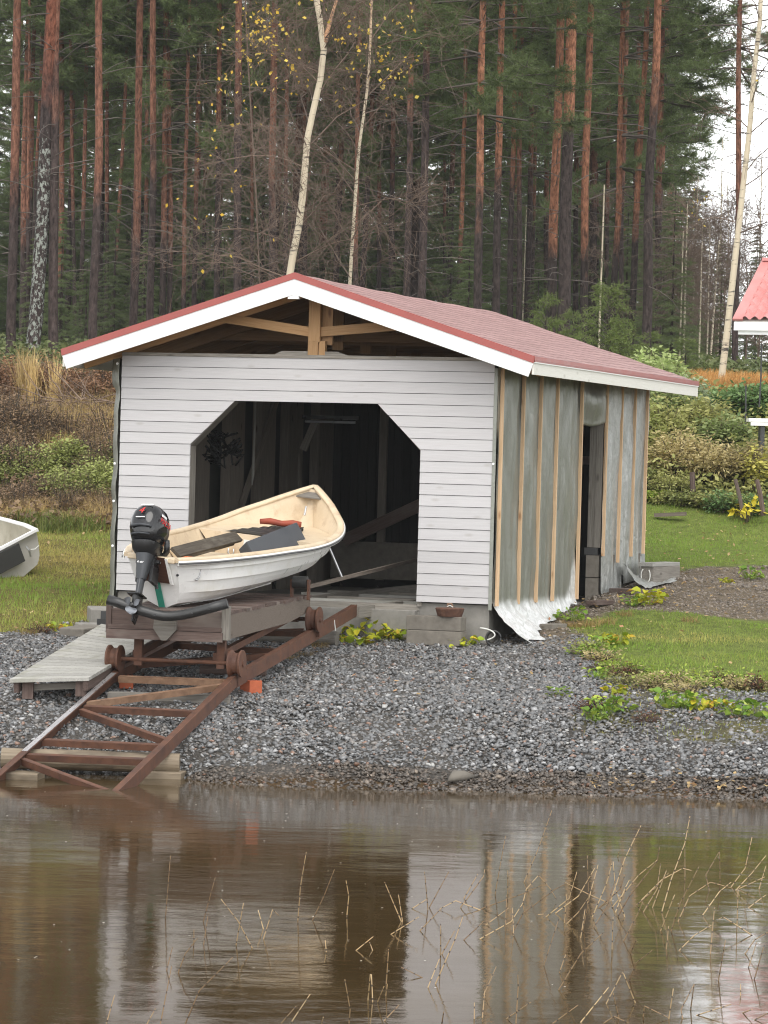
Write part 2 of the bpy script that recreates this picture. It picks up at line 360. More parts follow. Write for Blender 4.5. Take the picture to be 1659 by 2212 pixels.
cols = np.where((kk < .62)[:, None], np.array([.126, .127, .128])*v, np.where((kk < .86)[:, None], np.array([.145, .134, .124])*v, np.where((kk < .955)[:, None], np.array([.25, .25, .25])*v, np.where((kk < .985)[:, None], np.array([.24, .15, .11]), np.array([.38, .375, .36])))))
wet = (py_ < 29.2)[:, None]; cols = np.where(wet, cols*np.array([.55, .45, .36]), cols)
_m = m
def pebbles(n, x0, x1, y0, y1, cut):
    x = rng.uniform(x0, x1, n); y = rng.uniform(y0, y1, n); jx = x+.3*fbm(x, y, 2.2, 1); jy = y+.3*fbm(x, y, 2.2, 2)
    k = ~house_in(x, y, .03) & ~inpoly(jx, jy, LAWN_R) & ~inpoly(jx, jy, LAWN_R2) & cut(x, y); x, y = x[k], y[k]; v = rng.uniform(.5, 1.5, (len(x), 1))
    return np.stack([x, y, gz(y)+.04*fbm(x, y, 1.7)*(y > 36)+rng.uniform(-.006, .004, len(x))], -1), rng.lognormal(math.log(.013), .4, len(x)).clip(.005, .03), np.array([.17, .14, .11])*v
pp_, ps_, pc_ = pebbles(26000, .6, 6, 35, 43.8, lambda x, y: np.abs(x) < .1156*y+.3)
scatter_stones('path_gravel', pp_, ps_, pc_, m)
scatter_stones('gravel', np.stack([px_, py_, gz(py_)-dig(px_, py_)+wob(px_, py_)+rng.uniform(-.004, .014, N)], -1), size, cols, m)

# grass blades
def blades(P, h, wd, lean=.5, seg=1, curve=0.):
    """curved tapering blades standing at P (N,3)"""
    N = len(P); a = rng.uniform(0, 6.283, N); d = np.stack([np.cos(a), np.sin(a), np.zeros(N)], -1); l = np.abs(rng.normal(0, lean, N))
    b = rng.uniform(0, 6.283, N); s = np.stack([np.cos(b), np.sin(b), np.zeros(N)], -1)*wd[:, None]*.5
    rows = []
    for i in range(seg):
        t = i/seg; c = P+np.array([0, 0, 1])*(h*t*(1-.35*curve*t*t))[:, None]+d*(h*l*(t**(1+curve)))[:, None]
        k = 1-t*.6; rows += [c-s*k, c+s*k]
    tip = P+np.array([0, 0, 1])*(h*(1-.35*curve))[:, None]+d*(h*l)[:, None]; rows.append(tip)
    V = np.stack(rows, 1); n = 2*seg+1; o = (np.arange(N)*n)[:, None]
    F = []
    for i in range(seg-1):
        q = 2*i; F += [o+np.array([[q, q+1, q+3]]), o+np.array([[q, q+3, q+2]])]
    q = 2*(seg-1); F.append(o+np.array([[q, q+1, q+2]]))
    return V.reshape(-1, 3), np.concatenate(F, 0), n
MGRASS = leafm('lawn_grass', (.21, .32, .05), (.52, .43, .15), None, .55, .25, .25, 0)
def lawn(polys, box, dens, colf, hgt):
    A = (box[1]-box[0])*(box[3]-box[2]); N = int(A*dens); x = rng.uniform(box[0], box[1], N); y = rng.uniform(box[2], box[3], N)
    jx = x+.2*fbm(x, y, 3, 1); jy = y+.2*fbm(x, y, 3, 2); k = np.zeros(N, bool)
    for p in polys: k |= inpoly(jx, jy, p)
    k &= ~house_in(x, y, .05) & (np.abs(x) < .1156*y+1.6); x, y = x[k], y[k]; N = len(x)
    z = gz(y)+.04*fbm(x, y, 1.7)-.01
    h = hgt*rng.lognormal(0, .35, N)*(1+.4*fbm(x, y, 2.5, 8)); V, F, n = blades(np.stack([x, y, z], -1), h.clip(.012, .25), rng.uniform(.005, .011, N), .55)
    return V, F, np.repeat(colf(x, y).clip(0, 1), n)
def cR(x, y): return .10+.24*fbm(x, y, 1.6, 3)+rng.normal(0, .16, len(x))+np.where(y > 39.5, -.05, 0)+.5*np.exp(-((y-35.9)/.35)**2)
def cL(x, y): return .42+.3*fbm(x, y, 1.3, 6)+rng.normal(0, .2, len(x))-.55*np.exp(-((y-38.2)/1.1)**2)+.45*np.exp(-((y-41.5)/1.6)**2)
g1 = lawn([LAWN_R, LAWN_R2], (1.2, 8, 33, 48), 1500, cR, .034); g2 = lawn([LAWN_L], (-6.5, -1.5, 35, 46), 1300, cL, .05)
g3 = lawn([EDGE_R], (1, 6, 29, 36), 130, lambda x, y: .5+.3*fbm(x, y, 2, 2)+rng.normal(0, .2, len(x)), .035)
Vs, Fs, Ts, o = [], [], [], 0
for V, F, t in (g1, g2, g3): Vs.append(V); Fs.append(F+o); Ts.append(t); o += len(V)
stuff(link('grass', np_mesh('grass', np.concatenate(Vs), np.concatenate(Fs), MGRASS, tint=np.concatenate(Ts))))
# ---------------------------------------------------------------- boathouse
W_, H_, PB = 4.15, 2.508, .1165
HA, HA2, HB, HB2, H1, H2 = .778, 1.258, 3.344, 2.857, 1.578, 2.508-4*.1165
RM, RR, RE, RT, RV0, RV1 = -2.08, 3.373, 2.603, .3189, -.386, 7.037
house = thing('boathouse', 'unfinished boathouse with pale grey board front, red shingle roof and tarpaulin side', 'boathouse', tuple(C0), -TH)
def roofz(x): return RR-abs(x-RM)*RT

MTARP, n, b = _mat('grey_green_tarpaulin'); ob = coord(n, 'obj')
f = noi(n, ob, 1.0, (4, 2.2, .8), 7, .65); f2 = noi(n, ob, 22, (1, 1, .6), 6, .7)
c = mixc(n, ramp(n, f, .3, .7), (.215, .22, .19), (.265, .27, .235)); c = mixc(n, ramp(n, f2, .55, .75), c, (.285, .29, .255))
hem_sheen = coord(n, 'tint'); lt = n.nodes.new('ShaderNodeMath'); lt.operation = 'MULTIPLY'; n.links.new(hem_sheen, lt.inputs[0]); n.links.new(ramp(n, f2, .3, .6, .35, 1), lt.inputs[1]); c = mixc(n, lt.outputs[0], c, (.78, .79, .78))  # hem of the same sheet painted silvery for its wet sky sheen
n.links.new(c, b.inputs['Base Color']); b.inputs['Metallic'].default_value = .35; b.inputs['Roughness'].default_value = .34; bumpit(n, b, f2, .25, .03)
MTARP2, n, b = _mat('silver_tarpaulin'); ob = coord(n, 'obj')
f = noi(n, ob, 14, (1, 1.4, .8), 8, .72, 1.2); f2 = noi(n, ob, 3, (1, 1, .5), 3)
n.links.new(mixc(n, ramp(n, f, .35, .65), (.30, .31, .29), (.50, .51, .49)), b.inputs['Base Color']); b.inputs['Metallic'].default_value = .4; b.inputs['Roughness'].default_value = .3; bumpit(n, b, f, .55, .025)
MSHING, n, b = _mat('red_shingles'); ob = coord(n, 'obj')
def shing():
    sx = n.nodes.new('ShaderNodeSeparateXYZ'); n.links.new(ob, sx.inputs[0]); cx = n.nodes.new('ShaderNodeCombineXYZ')
    n.links.new(sx.outputs['Y'], cx.inputs['X']); n.links.new(sx.outputs['X'], cx.inputs['Y'])
    br = n.nodes.new('ShaderNodeTexBrick'); n.links.new(cx.outputs[0], br.inputs['Vector'])
    br.inputs['Scale'].default_value = 1; br.inputs['Brick Width'].default_value = .33; br.inputs['Row Height'].default_value = .14; br.inputs['Mortar Size'].default_value = .018; br.inputs['Mortar Smooth'].default_value = .3
    br.inputs['Color1'].default_value = (.31, .180, .165, 1); br.inputs['Color2'].default_value = (.38, .228, .208, 1); br.inputs['Mortar'].default_value = (.15, .065, .062, 1); br.offset = .5; br.inputs['Bias'].default_value = 0
    f = noi(n, ob, 60, detail=4); f2 = noi(n, ob, 1.3, detail=4)
    c = mixc(n, 1., br.outputs['Color'], mixc(n, ramp(n, f, .3, .7), (.75, .75, .75), (1.25, 1.25, 1.25)), 'MULTIPLY')
    c = mixc(n, 1., c, mixc(n, ramp(n, f2, .3, .7), (.92, .9, .9), (1.08, 1.08, 1.1)), 'MULTIPLY')
    n.links.new(c, b.inputs['Base Color']); b.inputs['Roughness'].default_value = .55; setspec(b, .45); bumpit(n, b, br.outputs['Fac'], -.5, .006)
shing()

# front cladding, one board after another
mb = MB(); z1 = H_; k = 0
def xl(z): return -HB if z <= H1 else -HB+(HB2-HB)*-1*(z-H1)/(H2-H1)
def xr(z): return -HA if z <= H1 else -HA-(HA2-HA)*(z-H1)/(H2-H1)
while z1 > .02:
    z0 = max(z1-PB, -.004); zb = z0+.005
    def P(x, z): return (x, -.007+.007*(z-z0)/PB, z)
    if z0 >= H2-1e-4: mb.poly([P(-W_, zb), P(0, zb), P(0, z1), P(-W_, z1)], (0, .02, 0))
    else:
        for side in (0, 1):
            f_ = xl if side == 0 else xr; e = -W_ if side == 0 else 0
            pts = [P(e, zb), P(f_(zb), zb)]+([P(f_(H1), H1)] if zb < H1 < z1 else [])+[P(f_(z1), z1), P(e, z1)]
            if side: pts = pts[::-1]
            mb.poly(pts, (0, .02, 0))
    z1 -= PB
for i, v in enumerate(mb.V): mb.G[i] = (mb.G[i][0], mb.G[i][1], mb.G[i][2])
siding = mb.build('front_cladding', MSIDE, house)
bk = MB(); yb = .024
bk.box((-W_/2, yb+.03, (H2+H_)/2), (W_-.01, .05, H_-H2-.004)); bk.box(((-W_-HB)/2, yb+.03, H1/2), (W_-HB-.008, .05, H1)); bk.box((-HA/2, yb+.03, H1/2), (HA-.008, .05, H1))
bk.poly([(-W_+.004, yb+.003, H1), (-HB-.004, yb+.003, H1), (-HB2-.004, yb+.003, H2), (-W_+.004, yb+.003, H2)], (0, .05, 0)); bk.poly([(-HA+.004, yb+.003, H1), (-.004, yb+.003, H1), (-.004, yb+.003, H2), (-HA2+.004, yb+.003, H2)], (0, .05, 0))
bk.build('backing', MDARK, house)
# raw timber round the opening
for nm, p, q, wd in (('door_jamb', (-HB-.026, .1, -.05), (-HB-.026, .1, H1-.01), .05), ('door_jamb', (-HA+.026, .1, -.05), (-HA+.026, .1, H1-.01), .05)):
    MB().bar(p, q, .16, .05, (1, 0, 0)).build(nm, MGREY, house)
MB().bar((-HB-.02, .1, H1-.005), (-HB2-.02, .1, H2+.015), .16, .045, (-1, 0, 1)).build('corner_brace', MGREY, house)
MB().bar((-HA+.02, .1, H1-.005), (-HA2+.02, .1, H2+.015), .16, .045, (1, 0, 1)).build('corner_brace', MGREY, house)
MB().bar((-HB2-.05, .1, H2+.03), (-HA2+.05, .1, H2+.03), .14, .05).build('lintel', MGREY, house)
MB().bar((-W_, .035, H_+.018), (.0, .035, H_+.018), .10, .034).build('top_plate', MGREY, house)
MB().poly([(-2.44, .05, H_+.036), (-1.62, .05, H_+.036), (-1.74, .05, H_+.075), (-2.36, .05, H_+.075)], (0, .06, 0)).build('splice_board', MGREY, house)

# roof: shingles, boarding, rafters, verge and eave boards, flashings
mb = MB()
for sgn in (-1, 1):
    nx, ny = 26, 30; top = []
    for i in range(ny+1):
        v = RV0+(RV1-RV0)*i/ny; row = []
        for j in range(nx+1):
            x = RM+sgn*RE*j/nx; sag = -.012*math.sin(math.pi*i/ny)+.004*math.sin(v*5+j)
            row.append((x, v, roofz(x)+sag))
        top.append(row)
    mb.grid(top)
roof = mb.build('roof', MSHING, house)
mb = MB()
for sgn in (-1, 1):
    nb = 24
    for j in range(nb):
        xa = RM+sgn*(RE-.03)*j/nb; xb = RM+sgn*((RE-.03)*(j+1)/nb-.006)
        pts = [(xa, RV0+.03, roofz(xa)-.024), (xb, RV0+.03, roofz(xb)-.024), (xb, RV0+.03, roofz(xb)-.046), (xa, RV0+.03, roofz(xa)-.046)]
        mb.poly(pts if sgn > 0 else pts[::-1], (0, RV1-RV0-.06, 0))
        for q in range(8): mb.G[-1-q] = (mb.V[-1-q][1]+j*3.7, mb.V[-1-q][0], mb.V[-1-q][2]+j)
mb.build('roof_boarding', MRAWD, roof)
for i, v in enumerate([RV0+.07, .09]+[.09+.93*k for k in range(1, 8)]):
    mb = MB()
    for sgn in (-1, 1):
        xe = RM+sgn*(RE-.05)
        mb.bar((RM+sgn*.02, v, RR-.13), (xe, v, roofz(xe)-.125), .045, .15, (sgn*RT, 0, 1))
    mb.build('rafter', MRAW if i < 2 else MRAWD, roof)
mb = MB()
for sgn in (-1, 1):
    xe = RM+sgn*RE; a, h = .052, .165
    xi = xe-sgn*.055
    pts = [(RM, RV0, RR-a), (xe, RV0, roofz(xe)-a), (xi, RV0, roofz(xi)-a-h), (RM, RV0, RR-a-h)]
    mb.poly(pts[::sgn], (0, .022, 0))
mb.build('verge_board', MWHITE, roof)
MB().box((RM-.01, RV0+.03, RR-.052-.165-.012), (.12, .05, .07)).build('ridge_block', MWHITE, roof)
mb = MB()
for sgn in (-1, 1):
    xe = RM+sgn*(RE+.012)
    pts = [(RM, RV0-.008, RR+.012), (xe, RV0-.008, roofz(xe)+.012), (xe-sgn*.012, RV0-.008, roofz(xe)-.058), (RM, RV0-.008, RR-.056)]
    mb.poly(pts[::sgn], (0, .0075, 0)); pts = [(RM, RV0-.008, RR+.012), (xe, RV0-.008, roofz(xe)+.012), (xe, RV0-.008, roofz(xe)+.0045), (RM, RV0-.008, RR+.0045)]
    mb.poly([(p[0], RV0-.0004, p[2]) for p in pts[::sgn]], (0, .06, 0))
mb.build('verge_flashing', MREDMET, roof)
for sgn in (-1, 1):
    xe = RM+sgn*RE; ze = roofz(xe)
    MB().box((xe-sgn*.012, (RV0+RV1)/2+.012, ze-.052-.062), (.022, RV1-RV0-.024, .124)).build('eave_board', MCREAM, roof)
    MB().box((xe+sgn*.007, (RV0+RV1)/2, ze-.012), (.012, RV1-RV0, .042)).box((xe+sgn*.002, (RV0+RV1)/2+.005, ze-.040), (.016, RV1-RV0-.02, .014)).build('eave_flashing', MREDMET, roof)
    MB().box((xe+sgn*.004, (RV0+RV1)/2+.005, ze-.0535), (.014, RV1-RV0-.03, .011)).build('drip_strip', MSTRIP, roof)
# open gable truss
MB().box((RM+.085, .055, 2.98), (.125, .05, .60)).build('king_post', MRAW, house)
MB().box((RM+.20, .14, 2.93), (.12, .05, .55)).build('king_post', MRAWD, house)
MB().box((RM+.075, .065, 2.62), (.11, .07, .15)).box((RM+.17, .075, 2.62), (.07, .06, .15)).build('post_foot', MRAW, house)
MB().bar((-3.10, .09, 2.935), (RM+.02, .09, 2.79), .05, .10).build('gable_strut', MRAW, house)
MB().bar((RM+.14, .09, 2.79), (-.98, .09, 2.875), .05, .10).build('gable_strut', MRAW, house)
for i in range(1, 7):
    v = .09+.93*i; mb = MB(); mb.box((RM, v+.05, 2.95), (.12, .045, .62)); mb.bar((-3.6, v+.05, 2.78), (-.6, v+.05, 2.78), .045, .1); mb.build('roof_truss', MRAWD, house)

# walls inside: studs, rails, back wall
for x0, x1 in ((772, 830), (905, 964), (1025, 1086), (1134, 1194), (1251, 1330)):
    a = on_u(x0/1.8228, 1000, -3.98); c_ = on_u(x1/1.8228, 1000, -3.98); vm = (a[1]+c_[1])/2
    if vm < 6.3: MB().bar((-4.04, vm, -.1), (-4.04, vm, 2.5), (c_[1]-a[1])*.9, .12, (1, 0, 0)).build('wall_stud', MSTUD, house)
for v0, zb0, zb1 in ((3.2, .9, 2.4),): MB().bar((-3.95, v0, zb0), (-3.95, v0+1.3, zb1), .11, .03, (1, 0, 0)).build('wall_brace', MSTUD, house)
MTARPD = mat('shaded_tarpaulin', (.022, .026, .022), (.034, .038, .033), 3, rough=.5, src='obj')  # inner sheet coloured near black for the shade between the studs
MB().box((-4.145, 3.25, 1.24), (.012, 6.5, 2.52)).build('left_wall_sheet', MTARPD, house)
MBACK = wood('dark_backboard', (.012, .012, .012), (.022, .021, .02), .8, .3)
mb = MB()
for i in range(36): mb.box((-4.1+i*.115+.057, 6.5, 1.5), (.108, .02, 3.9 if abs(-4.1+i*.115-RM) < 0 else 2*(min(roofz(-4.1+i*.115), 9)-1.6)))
mb.poly([(-4.1, 6.52, -.1), (-.05, 6.52, -.1), (-.05, 6.52, 2.6), (RM, 6.52, 3.25), (-4.1, 6.52, 2.6)], (0, .02, 0)); mb.build('back_wall', MBACK, house)  # gable sheet added behind the planks to keep sky out of their gaps
MB().bar((-2.35, 6.42, 1.55), (-.15, 6.42, 1.55), .05, .1).build('wall_rail', MBROWN, house)
_a = on_v(826, 1050, 6.40)[0]; MB().bar((_a, 6.40, 0), (_a, 6.40, 2.5), .10, .05, (0, 1, 0)).build('wall_stud', MSTUD, house)
_a = on_v(742, 1168, 5.9); _b = on_v(910, 1090, 5.9); MB().bar(tuple(_a), tuple(_b), .04, .15).build('wall_brace', MBROWN, house)
_a = on_v(655, 972, 3.6); _b = on_v(684, 905, 3.6); MB().bar(tuple(_a), tuple(_b), .04, .085).build('wall_brace', MGREY, house)
_a = on_v(648, 980, 3.9); _b = on_v(648, 1080, 3.9); MB().bar(tuple(_b), tuple(_a), .075, .03).build('leaning_board', MGREY, house)
_a = on_v(720, 1168, 6.25); _b = on_v(935, 1255, 6.25); MB().box(((_a[0]+_b[0])/2, 6.25, (_a[2]+_b[2])/2), (_b[0]-_a[0], .15, _a[2]-_b[2])).build('plinth_wall', MCONCD, house)
MB().box((-2.07, 3.25, -.25), (4.1, 6.4, .3)).build('floor_slab', MCONC, house)
MB().box(((-HB-HA)/2, -.035, -.235), (HB-HA+.02, .10, .29)).build('threshold', MCONC, house, bevel=.008)
mb = MB(); mb.box((-.38, .15, -.26), (.757, .22, .50)); mb.build('foundation', MCONC, house, bevel=.006)
mb = MB(); mb.box((-3.75, .15, -.26), (.80, .22, .50)); mb.build('foundation', MCONC, house, bevel=.006)
MB().box((-.10, 1.79, -.30), (.17, 3.05, .52)).build('foundation', MCONC, house)
mb = MB()
for z0, z1 in ((-.30, .185), (.19, .445)): mb.box((-.055, 4.385+1.03, (z0+z1)/2), (.15, 2.06, z1-z0-.004))
mb.build('block_plinth', MCONCD, house)
MB().bar((-.075, 4.395, .45), (-.075, 4.395, .53), .16, .03, (0, 1, 0)).build('sole_plate', MDARK, house)
mb = MB(); mb.box((-.005, 4.40, 1.27), (.072, .045, 1.47)); mb.box((-.082, 4.405, 1.27), (.078, .045, 1.47)); mb.build('door_post', MGREY, house)

# right-hand side: tarpaulin held by battens
def gl(v, u=0): return float(gz(C0[1]+u*UU[1]+v*VV[1])-C0[2])
def tarp(v0, v1, zt, zb, nu, nz, amp, fl, seed, sag=0):
    rows = []
    for i in range(nz+1):
        row = []
        for j in range(nu+1):
            v = v0+(v1-v0)*j/nu; bot = zb(v) if callable(zb) else zb; z = zt+(bot-zt)*i/nz
            if sag and i == 0: z -= 0
            p = noise.noise(Vector((v*3.1, z*.55, seed)))+.9*noise.noise(Vector((v*7.3+z*.5, z*.7, seed+3)))+.45*noise.noise(Vector((v*17-z*.6, z*1.6, seed+5)))
            d = noise.noise(Vector((v*2.2-z*1.6, seed+9, 0)))*max(0, (z-1.5))*2.2+.5*noise.noise(Vector((v*4+z*2.6, z*1.1-v*2, seed+11)))
            x = .034+amp*(.6+1.7*p+d*1.1); k = max(0, (.02-z)/.36) if fl else 0
            if k > 0: x -= amp*(1.7*p+d*1.1)*min(1, k*1.6); x += fl(v)*k**1.5*(1+.45*noise.noise(Vector((v*2.3, seed, 1)))) + .060*min(1, k*1.5)*noise.noise(Vector((v*4.5+z*5, z*9-v*2, seed)))+.035*min(1, k*1.5)*noise.noise(Vector((v*10-z*6, z*19, seed)))
            row.append((max(x, .012), v+(.03*k*noise.noise(Vector((v*5, z*6, 8))) if fl else 0), z))
        rows.append(row)
    return rows
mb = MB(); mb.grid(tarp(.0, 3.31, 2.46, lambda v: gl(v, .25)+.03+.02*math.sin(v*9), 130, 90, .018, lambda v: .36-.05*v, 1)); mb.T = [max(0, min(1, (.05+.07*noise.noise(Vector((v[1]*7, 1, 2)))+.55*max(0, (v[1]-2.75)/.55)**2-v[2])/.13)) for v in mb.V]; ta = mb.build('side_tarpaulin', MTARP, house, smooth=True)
rows = tarp(3.25, 4.42, 2.46, 1.98, 40, 24, .012, None, 4)
rows = [[(x+.05*math.sin(math.pi*min(1, i/24))**2*(1 if i > 8 else i/8)*math.sin(math.pi*j/40), v, z-.05*math.sin(math.pi*j/40)*(i/24)) for j, (x, v, z) in enumerate(r)] for i, r in enumerate(rows)]
last = rows[-1]; rows += [[(x-.03, v, z-.012) for x, v, z in last], [(.0, v, z+.02) for x, v, z in last]]
MB().grid(rows, tint=0).build('door_tarpaulin', MTARP, house, smooth=True)
mb = MB(); mb.grid(tarp(4.39, 6.48, 2.46, lambda v: (.02-.12*math.sin((v-4.4)*2.4)) if v < 5.3 else max(gl(v, .2)+.03, .02+.22*math.cos((v-5.2)*4.5)), 100, 90, .02, lambda v: .22+.1*math.sin(v*7), 7))
tb_ = mb.build('side_tarpaulin', MTARP2, house, smooth=True)
rows = []
for i in range(15):                                    # torn corner of the sheet dragged over the ground
    t = i/14; row = []
    for j in range(13):
        q = j/12; v = 5.15+1.15*t+.1*q; u = .10+.30*q+.15*t
        z = gl(v, u)+.03+.35*(1-q)**2*(1-t*.5)*(1-.7*math.sin(t*3.1))+.035*noise.noise(Vector((t*7, q*9, 2)))
        row.append((u, v, z))
    rows.append(row)
MB().grid(rows).build('tarpaulin_corner', MTARP2, house, smooth=True)
for v, zb in ((.10, -.02), (.911, -.02), (1.595, -.02), (2.264, -.025), (3.30, -.03), (4.42, .437), (5.123, .353), (5.753, .415), (6.36, .44)):
    tw = random.uniform(-.012, .012)
    MB().bar((.060, v+tw, zb), (.060, v, 2.44), .032, .036, (1, 0, 0)).build('batten', MBATT, house)
rows = [[(.036, .004+.008*noise.noise(Vector((i*.4, 1, 0))), 2.44-2.5*i/40), (.002, -.012, 2.44-2.5*i/40)] for i in range(41)]
MB().grid(rows, tint=0).build('corner_flap', MTARP, house, smooth=True)
rows = [[(-W_-.02+.02*noise.noise(Vector((i*.22, 0, 4))), -.016+.01*noise.noise(Vector((i*.3, 4, 0))), 2.47-2.75*i/50), (-W_-.085+.02*noise.noise(Vector((i*.22, 0, 4)))-(.03 if i < 6 else 0), .02, 2.47-2.75*i/50), (-W_-.05, .2, 2.47-2.75*i/50)] for i in range(51)]
MB().grid(rows, tint=0).build('left_tarpaulin', MTARP, house, smooth=True)
MB().box((-W_-.03, 3.3, 1.1), (.012, 6.3, 2.75), tint=0).build('left_tarpaulin_wall', MTARP, house)
for z in (2.42, 1.35, .95, .47):
    MB().lathe([(.014, 0), (.014, .006), (.008, .009)], 12, Matrix.Translation((-W_-.045, -.022, z)) @ Matrix.Rotation(math.pi/2, 4, 'X')).build('washer', MWHITE, house)
MB().lathe([(.012, 0), (.012, .006)], 12, Matrix.Translation((.018, -.016, 1.45)) @ Matrix.Rotation(math.pi/2, 4, 'X')).build('washer', MWHITE, house)

# ------------------------------------------------ loose things at the boathouse
def hpt(u, v, w_): return tuple(hw(u, v, w_))
gb = gl(-.2)
t = thing('concrete_block', 'lower long concrete block against the foundation right of the boat doorway', 'concrete block', hpt(-.47, -.26, gl(-.2)+.005), -TH)
MB().box((0, 0, .075), (.585, .21, .148)).build('block', MCONCD, t, bevel=.006)
t = thing('concrete_block', 'upper long concrete block carrying a rusty iron disc', 'concrete block', hpt(-.475, -.262, gl(-.2)+.157), -TH-.01)
MB().box((0, 0, .073), (.585, .20, .146)).build('block', MCONCD, t, bevel=.006)
t = thing('iron_weight', 'round rusty cast iron disc lying on two concrete blocks', 'iron disc', hpt(-.33, -.27, gl(-.2)+.305), 0)
MB().lathe([(.125, 0), (.148, .07), (.15, .082), (.14, .088), (.05, .09)], 40).build('disc', mat('cast_iron_rust', (.08, .038, .026), (.13, .065, .042), 22, rough=.85, bump=.6, c3=(.17, .09, .06), s3=9), t, smooth=False)
MB().tube([(-.02, 0, .09), (-.025, 0, .125), (.015, .01, .13), (.03, 0, .09)], .011, 8).build('knob', MRUSTL, t); MB().tube([(-.03, -.02, .1), (.0, -.03, .115), (.03, -.02, .095)], .005, 6).build('wire', MROPE, t)
p = hw(.0, -.16, gl(-.1)); t = thing('rope', 'white rope looped beside the concrete blocks', 'rope', tuple(p))
MB().tube([(-.05+.17*math.sin(a)*1.0, .02*math.cos(a*2), .10-.065*math.cos(a)+.02) for a in np.linspace(.0, 3.05, 18)], .008, 8).build('loop', MROPE, t, smooth=True)
p = hw(.10, -.12, gl(-.1)); t = thing('drain_hose', 'coiled black hose poking out from under the tarpaulin corner', 'hose', tuple(p))
mb = MB()
for k in range(3): mb.tube([(.0+(.075-.006*k)*math.cos(a), .03*k, .085+(.075-.006*k)*math.sin(a)) for a in np.linspace(0, 6.283, 26)], .011, 8)
mb.build('coil', MRUBBER, t, smooth=True)
for lab, v, u, sz, m in (('flat grey paving slab holding down the tarpaulin edge', 1.35, .33, (.36, .16, .06), MCONCD), ('reddish board offcut below the tarpaulin by the side doorway', 3.45, .30, (.5, .13, .05), MBROWN), ('thin brown stone slab in front of the block plinth', 4.75, .28, (.38, .3, .06), MBROWN)):
    p = hw(u, v, gl(v, u)); t = thing('paving_slab' if 'slab' in lab else 'board_offcut', lab, 'slab' if 'slab' in lab else 'board', tuple(p), -TH+1.4)
    MB().box((0, 0, sz[2]/2), sz).build('slab' if 'slab' in lab else 'board', m, t, bevel=.006)
p = atg(1397, 1266); t = thing('timber_beam', 'short squared timber beam with grey cap board behind the boathouse corner', 'timber', tuple(p), -TH-.12)
MB().box((.0, .45, .115), (.17, .9, .23)).build('beam', MGREY, t, bevel=.005); MB().box((-.015, .44, .255), (.19, .93, .045)).build('cap_board', MGREYL, t, bevel=.004)
p2 = p+np.array([-.02, -.03, 0]); t = thing('rope_loop', 'white rope loop hanging on the end of the timber beam', 'rope', tuple(p2), -TH)
MB().tube([(.055*math.cos(a)*(1 if math.sin(a) < 0 else 1), 0, .125+.095*math.sin(a)) for a in np.linspace(2.2, 7.1, 22)], .007, 8).build('loop', MROPE, t, smooth=True)
# unlit tube lamp, hanging rod, rope bundle in the dark interior
_q = on_v(735, 912, 2.6); p = hw(*_q); t = thing('tube_lamp', 'unlit white tube lamp under the boathouse ceiling', 'lamp', tuple(p), -TH)
MB().tube([(-.42, 0, 0), (.18, .0, .0)], .014, 8).build('tube', mat('shaded_tube_glass', (.22, .23, .24)), t); MB().box((-.12, 0, .05), (.66, .05, .04)).build('housing', MBLACK, t)  # white tube coloured grey to carry the shade of the interior
a = on_u(549, 875, -3.6); p = hw(-3.6, a[1], 1.15); t = thing('hanging_pole', 'thin pale pole hanging beside the left wall studs', 'pole', tuple(p))
MB().tube([(0, 0, 0), (.006, 0, .12), (.012, 0, .5), (.014, 0, 1.2)], [.006, .017, .012, .012], 8).build('pole', MGREYL, t)
p = hw(-3.15, .55, 1.55); t = thing('rope_bundle', 'black rope bundle hung at the left edge of the doorway', 'rope', tuple(p), -TH)
mb = MB()
for k in range(26):
    q = Vector((random.uniform(-.16, .16), 0, random.uniform(-.14, .12))); mb.tube([q+Vector((random.uniform(-.1, .1), random.uniform(-.05, .05), random.uniform(-.09, .09))) for _ in range(5)], .011, 6)
mb.build('coil', mat('dull_black_rope', (.008, .008, .008), rough=.9, spec=.1), t, smooth=True)
# ---------------------------------------------------------------- slipway rails
RD = np.array([.2463, .9692, 0]); RP = np.array([.9692, -.2463, 0])
R0 = atz(255, 1708, 0.0)
def railY(px, py):                      # point of the right rail seen at this picture column
    d = ray(px, py); k = d[0]/d[1]; sl = RD[0]/RD[1]
    Yy = (R0[0]-sl*R0[1])/(k-sl); return at(px, py, Yy)
RK = railY(510, 1458); RE_ = railY(770, 1306)
GA = 1.165
lowdir = (RK-R0)/np.linalg.norm(RK-R0); updir = (RE_-RK)/np.linalg.norm(RE_-RK)
nlow = np.cross(RP, lowdir); nup = np.cross(RP, updir)
track = thing('slipway_track', 'rusty steel slipway track with diagonal braces running into the water', 'slipway', tuple(R0))
def tl(p): return tuple(np.asarray(p)-R0)
def lowp(px, py): return atplane(px, py, nlow, R0-.0*nlow)
def upp(px, py): return atplane(px, py, nup, RK)
start = R0-lowdir*1.6
